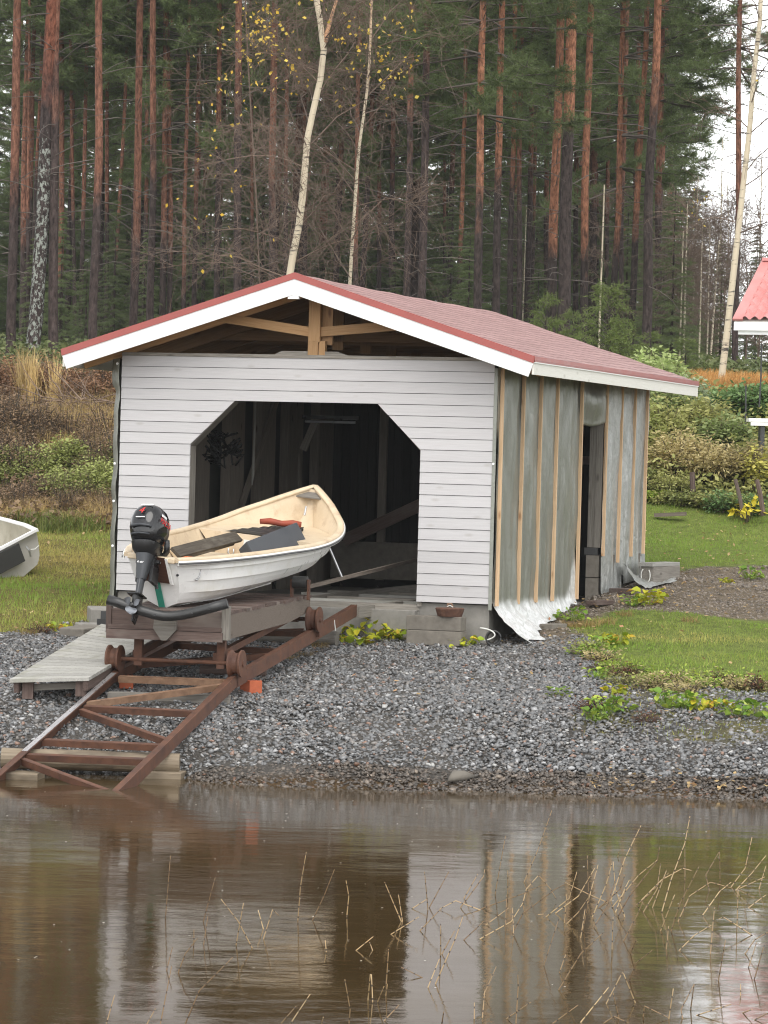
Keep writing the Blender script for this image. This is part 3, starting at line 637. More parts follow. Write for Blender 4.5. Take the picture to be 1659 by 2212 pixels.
for side, off in ((0, 0), (1, -GA)):
    o_ = RP*off; mb = MB(); m_ = MRUST
    a = start+o_; bq = RK+o_; c_ = RE_+o_ - updir*(.05 if side else 0)
    mb.bar(tl(a-nlow*.055), tl(bq-nlow*.055+lowdir*.03), .012, .11, tuple(nlow)); mb.bar(tl(a+RP*(-.028 if not side else .028)-nlow*.006), tl(bq+RP*(-.028 if not side else .028)-nlow*.006), .056, .010, tuple(nlow))
    mb.build('rail', MRUST, track); mb = MB()
    mb.bar(tl(bq-nup*.06), tl(c_-nup*.06), .012, .12, tuple(nup)); mb.bar(tl(bq+RP*(-.028 if not side else .028)-nup*.006), tl(c_+RP*(-.028 if not side else .028)-nup*.006), .056, .010, tuple(nup))
    mb.build('rail', MRUST, track)
    if side:
        MB().bar(tl(R0+lowdir*.9+o_+RP*.024+nlow*.001), tl(RK+o_+RP*.024-lowdir*.1+nlow*.001), .05, .004, tuple(nlow)).build('worn_edge', MWORN, track)
for p, q, m_ in (((255, 1457), (494, 1466), MRUSTL), ((186, 1513), (496, 1472), MRUSTL), ((180, 1521), (432, 1533), MRUST), ((172, 1528), (358, 1593), MRUST), ((89, 1593), (349, 1605), MRUST), ((53, 1625), (318, 1636), MRUST), ((46, 1635), (240, 1707), MRUST)):
    a = lowp(*p)-nlow*.02; c_ = lowp(*q)-nlow*.02
    mb = MB(); mb.bar(tl(a-nlow*.028), tl(c_-nlow*.028), .010, .056, tuple(nlow)); mb.bar(tl(a+lowdir*.025-nlow*.004), tl(c_+lowdir*.025-nlow*.004), .05, .008, tuple(nlow)); mb.build('cross_bar', m_, track)
for p, q in (((372, 1382), (612, 1397)), ((297, 1424), (597, 1404)), ((395, 1362), (655, 1352)), ((430, 1352), (690, 1358))):
    a = upp(*p)-nup*.03; c_ = upp(*q)-nup*.03
    mb = MB(); mb.bar(tl(a-nup*.028), tl(c_-nup*.028), .010, .056, tuple(nup)); mb.bar(tl(a+updir*.025-nup*.004), tl(c_+updir*.025-nup*.004), .05, .008, tuple(nup)); mb.build('cross_bar', MRUST, track)
for off, w0 in ((0, 0), (-GA, 0)):               # timber rails carrying on over the boathouse floor
    a = RE_+RP*off; d_ = VV*.94+UU*.06; b_ = a+d_*5.6+np.array([0, 0, .10])
    MB().bar(tl(a-np.array([0, 0, .08])), tl(b_-np.array([0, 0, .08])), .07, .12).build('timber_rail', MGREY, track)
for k, dz in enumerate((.5, 1.3, 2.1, 3.0, 3.9)):
    a = RE_+VV*dz-RP*(GA+.45); b_ = RE_+VV*dz+RP*.55
    for p in (a, b_): p[2] = C0[2]-.1+.035
    MB().bar(tl(a), tl(b_), .16, .06).build('sleeper', MGREYL if k in (1, 3) else MGREY, track)
mb = MB(); a = RE_-updir*.9; mb.tube([tl(a+RP*.008-nup*.02), tl(a+RP*.012-nup*.07), tl(a+RP*.02-nup*.13)], .006, 5); mb.build('wire_tie', MROPE, track)

# things the track lies on
def log(name, label, cat, p, q, r, m_, flat=None):
    p = np.asarray(p); q = np.asarray(q); t = thing(name, label, cat, tuple((p+q)/2)); c_ = (p+q)/2
    if flat: MB().bar(p-c_, q-c_, flat[0], flat[1]).build('timber', m_, t, bevel=.006)
    else:
        mb = MB(); pts = [p-c_+(q-p)*k/8 for k in range(9)]; mb.tube([Vector(v)+Vector((0, 0, random.uniform(-.004, .004))) for v in pts], [r*random.uniform(.96, 1.04) for _ in pts], 18); mb.build('stem', m_, t, smooth=False)
    return t
MLOG = wood('wet_log', (.16, .125, .085), (.26, .21, .15), .6, .1, c3=(.07, .055, .04))
log('support_log', 'thick squared log lying under the track at the waterline', 'log', atz(4, 1637, .125), atz(388, 1649, .12), .088, MLOG)
for lab, x0, x1, y in (('wet wooden block under the right end of the waterline log', 296, 393, 1680), ('wet wooden block under the left end of the waterline log', 8, 84, 1682)):
    a = atz(x0, y+3, -.01); c_ = atz(x1, y+5, -.01); t = thing('wooden_block', lab, 'wooden block', tuple((a+c_)/2), -.12)
    MB().box((0, .1, 0), (np.linalg.norm(c_-a), .28, .13)).build('block', MLOG, t, bevel=.008)
a = atg(233, 1512); c_ = atg(498, 1519); log('sleeper', 'grey plank sleeper under the kink of the rusty track', 'sleeper', a+np.array([0, 0, .03]), c_+np.array([0, 0, .03]), 0, MGREY, (.14, .09))
a = atg(545, 1462); log('log_stub', 'short dark log stub under the right rail near the trolley wheel', 'log', a+np.array([-.5, .05, .05]), a+np.array([.13, -.0, .05]), .055, MBROWN)
a = atg(728, 1397); log('log_stub', 'mossy grey round log under the upper rail beside yellow leaves', 'log', a+np.array([-.9, .25, .08]), a+np.array([.0, .0, .08]), .075, MGREY)
a = atg(775, 1352); log('wood_offcut', 'sawn pale board offcut on the sill at the end of the rusty rail', 'board', a+np.array([-.05, .02, .1]), a+np.array([.16, -.02, .1]), 0, MGREYL, (.12, .05))
for lab, px, py, rz in (('orange hollow brick under the right rail on the gravel', 542, 1497, .5), ('orange brick under the cross bar beside the left rail', 272, 1486, .1)):
    p = atg(px, py); t = thing('brick', lab, 'brick', tuple(p), rz); mb = MB(); mb.box((0, 0, .06), (.13, .20, .12)); mb.build('body', MBRICK, t, bevel=.004)
    mb = MB()
    for i in range(3):
        for j in range(5): mb.box((-.04+.04*i, -.072+.036*j, .1203), (.022, .02, .002))
    mb.build('hole', mat('brick_hole', (.10, .025, .012)), t)

# ---------------------------------------------------------------- timber gangway left of the track
A1 = railY(0, 0)*0
pl = dict(fl=at(20, 1468, 30.75), fr=at(191, 1464, 30.6), br=at(342, 1374, 32.75), bl=at(220, 1347, 33.2))
gw = thing('gangway', 'low silver grey plank gangway on the gravel beside the track', 'gangway', tuple(pl['fl']))
mb = MB(); nP = 20
for k in range(nP):
    s0 = (k+.07)/nP; s1 = (k+.93)/nP
    p = [pl['fl']+(pl['bl']-pl['fl'])*s0, pl['fr']+(pl['br']-pl['fr'])*s0, pl['fr']+(pl['br']-pl['fr'])*s1, pl['fl']+(pl['bl']-pl['fl'])*s1]
    mb.poly([v-pl['fl'] for v in p][::-1], (0, 0, -.03))
    for q in range(8): v = mb.V[-1-q]; mb.G[-1-q] = (v[0]+k*5.1, (v[1]-.95*v[0])*1+k, v[2])
mb.build('deck', MGREYL, gw)
for a, b_, in (('fl', 'bl'), ('fr', 'br')):
    p = pl[a]-pl['fl']-np.array([0, 0, .075]); q = pl[b_]-pl['fl']-np.array([0, 0, .075]); i_ = .06 if a == 'fl' else -.03
    MB().bar(p+np.array([i_, .03, 0]), q+np.array([i_, 0, 0]), .045, .09).build('side_beam', MBROWN, gw)
for a in ('fl', 'fr'):
    p = pl[a]-pl['fl']; MB().box((p[0]+(.16 if a == 'fl' else -.07), p[1]+.12, -.10+p[2]), (.1, .1, .15)).build('leg', MBROWN, gw)
MB().bar((.14, .16, -.08), pl['fr']-pl['fl']+np.array([-.1, .16, -.08]), .03, .06).build('cross_beam', MGREY, gw)

# ---------------------------------------------------------------- boat trolley
TR = np.array([RK[0], RK[1], RK[2]]); trz = math.atan2(-RD[0], RD[1])
tro = thing('boat_trolley', 'dark timber boat trolley with black pipe cradle on grooved steel wheels', 'boat trolley', tuple(TR), trz)
L0 = railY(678, 1361); wy = float((L0-TR)@RD); wz = float(L0[2]-TR[2])
XL, XR = -1.19, -.065; YF, YB = -.13, 2.72; ZF, ZB = .575, .655
def dz(y): return ZF+(ZB-ZF)*(y-YF)/(YB-YF)
mb = MB(); nb = 24
for k in range(nb):
    y0 = YF+.04+(YB-YF-.04)*k/nb; y1 = YF+.04+(YB-YF-.04)*(k+.94)/nb; e = random.uniform(-.012, .018)
    mb.box(((XL+XR)/2+e, (y0+y1)/2, dz(y0)-.016+random.uniform(-.003, .003)), (XR-XL-.02, y1-y0, .03))
mb.build('deck', MBROWN, tro)
for x in (XL+.03, XR-.03):
    MB().poly([(x-.025, YF+.03, dz(YF)-.032), (x-.025, YB, dz(YB)-.032), (x-.025, YB, dz(YB)-.16), (x-.025, YB-.75, dz(YB)-.25), (x-.025, YF+.03, ZF-.255)], (.05, 0, 0)).build('side_beam', MBEAM, tro)
    mb = MB()
MB().box(((XL+XR)/2, YF+.0, ZF-.105), (XR-XL-.04, .045, .20)).build('end_board', MBROWN, tro)
MB().box(((XL+XR)/2-.01, YF-.045, ZF-.232), (XR-XL-.02, .045, .085)).box(((XL+XR)/2-.01, YF-.036, ZF-.165), (XR-XL-.04, .03, .04)).build('lower_board', MBROWN, tro)
MB().box((XR+.0, YF-.01, ZF-.10), (.07, .06, .31)).build('corner_post', MGREY, tro)
MB().box((XL+.01, YF-.01, ZF-.09), (.05, .06, .27)).build('corner_post', MBROWN, tro)
xc = -.62
MB().poly([(xc-.10, YF-.105, ZF-.075), (xc+.11, YF-.105, ZF-.075), (xc+.11, YF-.105, ZF-.175), (xc+.02, YF-.105, ZF-.275), (xc-.03, YF-.105, ZF-.275), (xc-.11, YF-.105, ZF-.165)], (0, .035, 0)).build('keel_block', MGREY, tro)
pp = [at(x, y, 30.9+.16*(500-x)/260-.12) for x, y in ((233, 1295), (256, 1302), (279, 1310.5), (308, 1320), (338, 1328), (355, 1331), (370, 1331), (392, 1328.5), (418, 1323), (455, 1313.5), (491, 1303.5))]
Mi = (Matrix.Translation(tuple(TR)) @ Matrix.Rotation(trz, 4, 'Z')).inverted()
pl_ = [Mi @ Vector(p) for p in pp]
MB().tube(pl_, .046, 18).build('cradle_pipe', MRUBBER, tro, smooth=True)
tip = pl_[-1]; dr = (pl_[-1]-pl_[-2]).normalized()
MB().tube([tip+dr*.0005, tip+dr*.002], .037, 16).build('pipe_mouth', MDARK, tro)
for k in (2, 4, 8, 9):
    q = pl_[k]; MB().tube([q+Vector((0, -.0455, -.002)), q+Vector((0, -.0475, -.002))], .012, 10).build('pipe_bolt', MBLACK, tro)
for (yy, zz, wn) in ((0, 0, 'f'), (wy, wz, 'r')):
    for x in (0., -GA):
        mb = MB(); r = .125 if wn == 'f' else .125; M = Matrix.Translation((x, yy, zz+r-.02)) @ Matrix.Rotation(math.pi/2, 4, 'Y')
        mb.lathe([(.02, -.062), (r, -.06), (r, -.045), (r-.028, -.02), (r-.028, .02), (r, .045), (r, .06), (.03, .062)], 30, M); mb.lathe([(.028, .062), (.028, .07), (.012, .072)], 12, M); mb.build('wheel', MRUST, tro)
    MB().tube([(-GA, yy, zz+.105), (0, yy, zz+.105)], .02, 10).build('axle', MRUST, tro)
for px, nm in ((283, 'leg'), (477, 'leg')):
    q = Mi @ Vector(at(px, 1400, 31.1)); MB().box((q.x, .02, (ZF-.25+.05)/2), (.075, .06, ZF-.25-.05)).build(nm, MRUST, tro)
for x in (-.95, -.2): MB().box((x, wy, (wz+.1+dz(wy)-.2)/2), (.07, .06, max(.05, dz(wy)-.2-wz-.05))).build('leg', MRUST, tro)
for x in (-.97, -.2): MB().bar((x, 0, .16), (x, wy, wz+.14), .05, .06).build('under_beam', MRUST, tro)
q = Mi @ Vector(at(650, 1258, 33.3)); MB().tube([q+Vector((-.075, 0, 0)), q+Vector((.065, 0, 0))], .062, 18).build('bow_roller', MRUBBER, tro, smooth=False)
for x in (-.09, .08): MB().box((q.x+x, q.y, q.z-.07), (.02, .06, .2)).build('roller_bracket', MRUST, tro)
a = Mi @ Vector(at(664, 1268, 33.5)); c_ = Mi @ Vector(at(900, 1209, 37.6)); MB().bar(a, c_, .035, .035).build('draw_bar', MBEAM, tro)
a = Mi @ Vector(at(710, 1180, 34.7)); c_ = Mi @ Vector(at(739, 1248, 34.7)); MB().tube([a, c_], .012, 8).build('prop_rod', MSTEEL, tro)

# ---------------------------------------------------------------- rowing boats
def lerp(tab, s): return float(np.interp(s, [a for a, _ in tab], [b for _, b in tab]))
def smooth_tab(tab):
    xs_ = [a for a, _ in tab]; ys_ = [b for _, b in tab]
    def f(s):
        s = min(max(s, xs_[0]), xs_[-1]); i = max(k for k in range(len(xs_)-1) if xs_[k] <= s)
        m0 = (ys_[i+1]-ys_[i-1])/(xs_[i+1]-xs_[i-1]) if i > 0 else (ys_[1]-ys_[0])/(xs_[1]-xs_[0])
        m1 = (ys_[i+2]-ys_[i])/(xs_[i+2]-xs_[i]) if i < len(xs_)-2 else (ys_[-1]-ys_[-2])/(xs_[-1]-xs_[-2])
        h = xs_[i+1]-xs_[i]; t = (s-xs_[i])/h
        return ys_[i]*(2*t**3-3*t*t+1)+h*m0*(t**3-2*t*t+t)+ys_[i+1]*(-2*t**3+3*t*t)+h*m1*(t**3-t*t)
    return f
class Hull:
    def __init__(s, L, B, G, K, rake=.10, strakes=(.36, .58, .80)):
        s.L = L; s.B = smooth_tab(B); s.G = smooth_tab(G); s.K = smooth_tab(K); s.rake = rake; s.st = strakes; s.lean = .05 if rake > .2 else 0
    def w(s, u, t):
        a = np.interp(t, [0, .06, .16, .30, .5, .75, 1], [0, .22, .66, .80, .88, .95, 1.0]); c = np.interp(t, [0, .06, .16, .30, .5, .75, 1], [0, .16, .45, .68, .83, .94, 1.0]); d = t**.85
        k = np.clip(u/.45, 0, 1); q = np.clip((u-.45)/.55, 0, 1)
        return (a*(1-k)+c*k)*(1-q)+(c*.5+d*.5)*q
    def pt(s, u, t, side, off=0.0):
        k = s.K(u); g = s.G(u); z = k+(g-k)*t; y = u*s.L+(s.rake*(1-u*4) if u < .25 else 0)*(1-z/.5)
        return Vector((side*(s.B(u)*s.w(u, t)+off)+s.lean*(1-t)*(1-u), y, z))
    def shell(s, n=56):
        mb = MB()
        for side in (-1, 1):
            rows = []
            for i in range(n+1):
                u = i/n; fade = min(1, max(0, (u-.02)/.1))*min(1, (1.0-u)/.08+.15); row = []
                ts = [0, .03, .06, .11, .16, .24]
                for t in ts: row.append(s.pt(u, t, side))
                b = list(s.st)+[1.0]; row.append(s.pt(u, b[0]-.001, side, 0))
                for k in range(len(s.st)):
                    row.append(s.pt(u, b[k]+.001, side, .026*fade)); row.append(s.pt(u, (b[k]+b[k+1])/2, side, .010*fade)); row.append(s.pt(u, b[k+1]-.001, side, 0))
                rows.append(row[::side])
            mb.grid(rows)
        ts = [0, .03, .06, .11, .16, .24, .36, .58, .8, 1]
        tv = [s.pt(0, t, 1) for t in ts]+[s.pt(0, t, -1) for t in ts[::-1]]; mb.add(tv, [tuple(range(len(tv)))]); return mb
    def inner(s, th=.035, floor=.11, u0=.015, u1=.985, n=50):
        rows = []
        for i in range(n+1):
            u = u0+(u1-u0)*i/n; k = s.K(u); g = s.G(u); f = min(floor, .6*(g-k)); t0 = f/(g-k); row = []
            tt = [1, .8, .58, .4, .25]; tt = [t for t in tt if t > t0+.03]+[t0]
            while len(tt) < 6: tt.insert(-1, (tt[-2]+tt[-1])/2)
            for side in (1, -1):
                q = []
                for t in tt:
                    p = s.pt(u, t, side); x = max(abs(p.x-s.lean*(1-t)*(1-u))-th, .004); bump = .008*math.sin(t*18)*min(1, max(0, (u-.6)*5)); q.append(Vector((side*max(.003, x-bump), p.y, p.z)))
                row += q if side == 1 else q[::-1]
            rows.append(row)
        mb = MB(); mb.grid(rows)
        nr = len(rows[0]); mb.add(rows[0], [tuple(range(nr))]); mb.add(rows[-1], [tuple(range(nr))[::-1]])
        return mb
    def rim(s, prof, n=70, u0=0., u1=1.):
        """sweep a small profile [(out, up)] along the sheer, both sides, round the bow"""
        mb = MB(); path = [(u0+(u1-u0)*i/n, -1) for i in range(n+1)]+[(u1-(u1-u0)*i/n, 1) for i in range(n+1)]
        c = [s.pt(u, 1, sd) for u, sd in path]; rows = []
        for i, p in enumerate(c):
            a = c[max(0, i-1)]; b = c[min(len(c)-1, i+1)]; t = (b-a); t.z = 0
            t.normalize(); o = Vector((t.y, -t.x, 0))
            rows.append([p+o*d+Vector((0, 0, h)) for d, h in prof])
        mb.grid(rows, closed=True); k = len(prof); mb.add(rows[0], [tuple(range(k))]); mb.add(rows[-1], [tuple(range(k))[::-1]]); return mb
HB_ = Hull(4.236, [(0, .245), (.06, .345), (.12, .43), (.3, .588), (.5, .66), (.68, .683), (.82, .594), (.92, .339), (.97, .149), (1, .02)],
           [(0, .512), (.2, .508), (.4, .501), (.6, .49), (.78, .54), (.9, .681), (1, .865)],
           [(0, 0), (.4, 0), (.6, .01), (.75, .04), (.85, .11), (.92, .24), (.965, .42), (1, .80)], .25)
BP = at(355, 1322, 31.28)+np.array([-.155, 0, 0]); BYAW, BPIT, BHEEL = -.331, .075, .089
MBOAT = Matrix.Translation(tuple(BP)) @ Matrix.Rotation(BYAW, 4, 'Z') @ Matrix.Rotation(BPIT, 4, 'X') @ Matrix.Rotation(BHEEL, 4, 'Y')
def bthing(name, label, cat, M, group=None):
    o = thing(name, label, cat, group=group); o.matrix_world = MBOAT @ M; return o
boat = bthing('rowing_boat', 'white and beige fibreglass rowing boat standing on the trolley', 'rowing boat', Matrix())
hull = HB_.shell().build('hull', MHULL, boat, smooth=False)
HB_.inner().build('liner', MLINER, boat, smooth=True)
HB_.rim([(-.028, -.028), (-.028, .004), (-.012, .014), (.026, .014), (.044, .004), (.044, -.02), (.026, -.03)]).build('gunwale', MLINER, boat, smooth=True)
HB_.rim([(-.040, -.055), (-.040, -.014), (-.0285, -.010), (-.020, -.055)]).build('rub_rail', MSTRIP, boat, smooth=True)
HB_.rim([(-.047, -.042), (-.047, -.026), (-.034, -.024), (-.034, -.044)]).build('rubber_insert', mat('grey_rubber', (.12, .12, .12)), boat, smooth=True)
MB().box((0, .03, .495), (.47, .11, .05)).build('transom_cap', MLINER, boat, bevel=.01)
def tra(x, z, o=0): t_ = z/.512; return Vector((x+.05*(1-t_), .25*(1-z/.5)-o, z))
MB().poly([tra(-.03, -.02, .004), tra(.03, -.02, .004), tra(.03, .34, .004), tra(-.03, .34, .004)], (0, -.012, -.004)).build('keel_band', MGREEN, boat)
MB().poly([(.024, .25, .02), (.076, .25, .02), (.03, 3.1, .02), (-.01, 3.1, .02)], (0, 0, -.06)).build('keel', MHULL, boat)
MB().poly([tra(-.10, .27, .006), tra(.14, .27, .006), tra(.14, .515, .006), tra(-.10, .515, .006)], (0, -.03, 0)).build('motor_pad', wood('stained_pad', (.05, .022, .014), (.09, .04, .026), .5, .1), boat)
MB().poly([tra(.142, .26, .006), tra(.168, .26, .006), tra(.168, .51, .006), tra(.142, .51, .006)], (0, -.03, 0)).build('pad_trim', MHULL, boat)
for k, (u, t) in enumerate(((.055, .62),)):
    p = HB_.pt(u, t, 1); MB().tube([p+Vector((.025, .04, .14)), p+Vector((.028, .03, .02)), p+Vector((.018, -.01, -.01)), p+Vector((.005, -.02, -.005))], .008, 8).build('tie_hook', MSTEEL, boat, smooth=True)
p = HB_.pt(0, .62, .0); MB().tube([tra(.225, .36, -.004), tra(.225, .36, .008)], .012, 10).build('drain_hole', MBLACK, boat)
# moulded thwarts
def thwart(y0, y1, zt, name, box=True, inset=.05):
    rows = []; u0 = y0/4.236; u1 = y1/4.236
    def half(u, z): k = HB_.K(u); g = HB_.G(u); return max(.02, HB_.B(u)*HB_.w(u, min(1, (z-k)/(g-k)))-.037)
    ys = np.linspace(y0, y1, 7); T = [[(-half(y/4.236, zt), y, zt) for y in ys], [(half(y/4.236, zt), y, zt) for y in ys]]
    mb = MB(); mb.grid(T)
    for y, r in ((y0, 1), (y1, -1)):
        h = half(y/4.236, zt); zb = HB_.K(y/4.236)+.12; hb = half(y/4.236, zb); mb.add([(-h, y, zt), (h, y, zt), (hb, y, zb), (-hb, y, zb)], [(0, 1, 2, 3)])
    return mb.build(name, MLINER, boat, bevel=.015)
thwart(.40, .85, .36, 'stern_seat'); thwart(1.75, 2.10, .34, 'middle_seat'); thwart(2.72, 3.98, .47, 'bow_deck')
MB().box((-.12, 2.713, .39), (.06, .006, .06)).build('label_plate', MSTRIP, boat)
u = .965; MB().poly([HB_.pt(.962, 1, -1)+Vector((.02, 0, -.03)), HB_.pt(.962, 1, 1)+Vector((-.02, 0, -.03)), HB_.pt(.99, 1, 1)+Vector((0, 0, -.03)), HB_.pt(.99, 1, -1)+Vector((0, 0, -.03))], (0, 0, -.012)).build('breasthook', MGREY, boat)
MB().tube([(0, HB_.pt(.955, .5, 1).y-.02, HB_.pt(.955, .62, 1).z+.05), (0, HB_.pt(.955, .5, 1).y-.05, HB_.pt(.955, .62, 1).z-.04)], .012, 8).build('bow_eye', MSTEEL, boat)
for sd in (-1, 1):
    p = HB_.pt(.36, .86, sd); MB().tube([p+Vector((-sd*.045, -.10, .0)), p+Vector((-sd*.06, -.06, .01)), p+Vector((-sd*.06, .14, .01)), p+Vector((-sd*.045, .18, .0))], .011, 8).build('oarlock_plate', MGREYL, boat, smooth=True)
p = HB_.pt(.74, .88, 1); q = HB_.pt(.80, .88, 1); n_ = Vector((.024, 0, .002))
MB().poly([HB_.pt(.735, .86, 1)+n_, HB_.pt(.785, .86, 1)+n_, HB_.pt(.785, .96, 1)+n_, HB_.pt(.755, .96, 1)+n_, HB_.pt(.755, .9, 1)+n_, HB_.pt(.735, .9, 1)+n_], (-.008, 0, 0)).build('worn_sticker', mat('sticker_grey', (.42, .40, .40), (.55, .53, .53), 12, src='obj'), boat)

# ------------------------------------------------ outboard motor, tilted up
MO = MBOAT @ Matrix.Translation((-.02, -.13, .475))
motor = thing('outboard_motor', 'small black outboard motor tilted up on the rowing boat transom', 'outboard motor'); motor.matrix_world = MO @ Matrix.Rotation(-.12, 4, 'Y') @ Matrix.Rotation(-R(24), 4, 'X')
# motor frame: z along the leg, y forward, tilted so that the propeller end swings aft
def loft(secs, n=28, sq=2.6):
    rows = []
    for (z, cx, cy, rx, ry) in secs:
        row = []
        for j in range(n):
            a = 2*math.pi*j/n; c = math.cos(a); s_ = math.sin(a); k = (abs(c)**sq+abs(s_)**sq)**(-1/sq); row.append((cx+rx*c*k, cy+ry*s_*k, z))
        rows.append(row)
    mb = MB(); mb.grid(rows, closed=True); mb.add(rows[0], [tuple(range(n))[::-1]]); mb.add(rows[-1], [tuple(range(n))]); return mb
MCOWL = mat('glossy_black_cowling', (.010, .010, .011), rough=.12, spec=.6); MLEG = mat('dark_grey_aluminium', (.030, .033, .038), (.042, .046, .052), 4, rough=.4, spec=.5)
cowl = loft([(.16, 0, .03, .095, .13), (.19, 0, .03, .135, .175), (.24, 0, .03, .152, .195), (.30, 0, .03, .165, .21), (.38, 0, .03, .163, .205), (.44, 0, .03, .15, .19), (.49, 0, .035, .125, .16), (.52, 0, .04, .09, .12), (.535, 0, .04, .04, .06)]).build('cowling', MCOWL, motor, smooth=True)
loft([(.06, 0, .03, .085, .10), (.10, 0, .03, .12, .15), (.165, 0, .03, .135, .17)]).build('lower_cover', MBLACK, motor, smooth=True)
MB().tube([(-.10, -.165, .275), (-.085, -.185, .285), (0, -.20, .29), (.085, -.185, .285), (.10, -.165, .275)], .014, 8).build('rear_grip', MLEG, motor, smooth=True)
MB().tube([(-.09, -.165, .21), (0, -.19, .213), (.09, -.165, .21)], .009, 8).build('rear_trim', MLEG, motor, smooth=True)
loft([(-.18, 0, -.01, .038, .05), (-.09, 0, -.005, .055, .065), (.0, 0, .0, .060, .075), (.06, 0, .0, .078, .085)], 20, 3).build('midsection', MLEG, motor, smooth=True)
loft([(-.35, 0, -.02, .022, .05), (-.18, 0, -.01, .032, .048)], 18, 2.4).build('leg', MLEG, motor, smooth=True)
MB().box((0, -.05, -.345), (.13, .17, .014)).build('cavitation_plate', MBLACK, motor, bevel=.003)
loft([(-.48, 0, -.03, .012, .055), (-.44, 0, -.03, .03, .08), (-.35, 0, -.03, .035, .085)], 18).build('gearcase', MBLACK, motor, smooth=True)
mb = MB(); mb.tube([(0, .07, -.455), (0, .03, -.46), (0, -.10, -.46), (0, -.15, -.46)], [.01, .036, .034, .02], 16); mb.build('torpedo', MBLACK, motor, smooth=True)
MB().poly([(-.006, -.08, -.48), (-.006, .04, -.48), (-.006, -.01, -.61), (-.006, -.09, -.595)], (.012, 0, 0)).build('skeg', MBLACK, motor)
prop = MB()
for k in range(3):
    a = 2*math.pi*k/3+.5; e1 = Vector((math.cos(a), 0, math.sin(a))); e2 = Vector((-math.sin(a), 0, math.cos(a))); rows = []
    for i in range(7):
        t = i/6; r = .022+.068*t; wd = .042*math.sin(math.pi*min(1, .22+.78*t)*.98)+.004
        rows.append([Vector((0, -.135, -.46))+e1*r+e2*(wd*s_)+Vector((0, .035*s_*(1-t*.4), 0)) for s_ in (-1, -.5, 0, .5, 1)])
    prop.grid(rows)
prop.build('propeller', mat('dull_steel', (.16, .17, .19), (.24, .25, .27), 8, rough=.35, metal=.6), motor, smooth=True)
MB().box((-.06, .10, -.05), (.035, .13, .26)).box((.07, .10, -.05), (.035, .13, .26)).tube([(-.11, .08, .02), (.12, .08, .02)], .018, 8).tube([(.07, .16, -.12), (.075, .2, -.2)], .016, 8).build('clamp_bracket', MBLACK, motor)
MB().tube([(.04, .15, .10), (.12, .16, .11), (.155, .13, .14), (.175, .06, .22)], [.03, .03, .03, .024], 12).build('tiller', MBLACK, motor, smooth=True)
MB().tube([(.10, .12, .03), (.13, .12, .05)], .02, 10).build('clamp_screw', MSTEEL, motor)
def lettering(txt, size, M, m_, name, parent, shear=0):
    cu = bpy.data.curves.new(name, 'FONT'); cu.body = txt; cu.size = size; cu.align_x = 'CENTER'; cu.align_y = 'CENTER'; cu.extrude = .0015; cu.shear = shear
    to = bpy.data.objects.new(name, cu); col.objects.link(to); dg = bpy.context.evaluated_depsgraph_get(); me = bpy.data.meshes.new_from_object(to.evaluated_get(dg)); bpy.data.objects.remove(to)
    me.materials.clear(); me.materials.append(m_); o = link(name, me, parent); o.matrix_local = M; return o
MRED = mat('red_letter', (.55, .03, .03)); MWLET = mat('white_letter', (.8, .8, .8))
Mb = Matrix.Rotation(math.pi/2, 4, 'X')
lettering('4', .10, Matrix.Translation((-.01, -.186, .43)) @ Matrix.Rotation(-.42, 4, 'X') @ Mb, MRED, 'model_number', cowl, .2)
MB().box((-.012, -.190, .365), (.085, .006, .009), Matrix.Rotation(-.2, 3, 'X')).build('underline', MWLET, cowl); MB().box((0.01, -.118, .507), (.12, .018, .006), Matrix.Rotation(.75, 3, 'X')).build('top_label', MWLET, cowl)
Ms = Matrix.Translation((.1645, .0, .36)) @ Matrix.Rotation(math.pi/2, 4, 'Z') @ Mb
lettering('MALTA', .075, Ms, MRED, 'side_lettering', cowl, .25)
MB().box((.158, -.03, .415), (.006, .10, .022)).build('side_stripe', MWLET, cowl)
lettering('4-str', .035, Matrix.Translation((0, -.078, -.03)) @ Mb, MWLET, 'stroke_mark', motor)

# ------------------------------------------------ things lying in the boat
def plank(name, label, cat, a, b_, wd, ht, m_, part='board', roll=0):
    a = Vector(a); b_ = Vector(b_); t = bthing(name, label, cat, Matrix.Translation((a+b_)/2)); c = (a+b_)/2; MB().bar(a-c, b_-c, wd, ht, (roll, 0, 1)).build(part, m_, t); return t
MOLD = wood('old_dark_board', (.045, .036, .028), (.10, .085, .065), .8, .1, c3=(.18, .16, .13))
BI = MBOAT.inverted()
plank('old_board', 'long weathered dark board lying across the boat gunwale', 'board', BI @ Vector(at(378, 1194, 32.0)), BI @ Vector(at(514, 1159, 33.25)), .12, .03, MOLD, roll=.8)
plank('old_board', 'second dark board with split end just under the upper one', 'board', BI @ Vector(at(395, 1200, 32.15)), BI @ Vector(at(500, 1170, 33.2)), .08, .035, MOLD, roll=.5)
p = bthing('oar_fork', 'grey metal oarlock fork standing in the boat', 'oarlock', Matrix.Translation((.17, 1.55, .40))); MB().tube([(-.025, 0, .07), (-.03, 0, .03), (0, 0, 0), (.03, 0, .03), (.025, 0, .07)], .007, 8).tube([(0, 0, 0), (0, 0, -.12)], .008, 8).build('fork', MSTEEL, p, smooth=True)
p = bthing('hand_shears', 'orange handled garden tool lying behind the outboard motor', 'hand tool', Matrix.Translation((.12, .28, .46)) @ Matrix.Rotation(-.9, 4, 'Z'))
MB().tube([(0, 0, 0), (0, .1, .02), (0, .17, .025)], [.018, .026, .02], 10).build('handle', MORA, p, smooth=True); MB().tube([(.008, .17, .028), (.02, .40, .04)], .008, 6).tube([(-.012, .17, .028), (-.03, .38, .03)], .008, 6).build('blade', MBLACK, p)
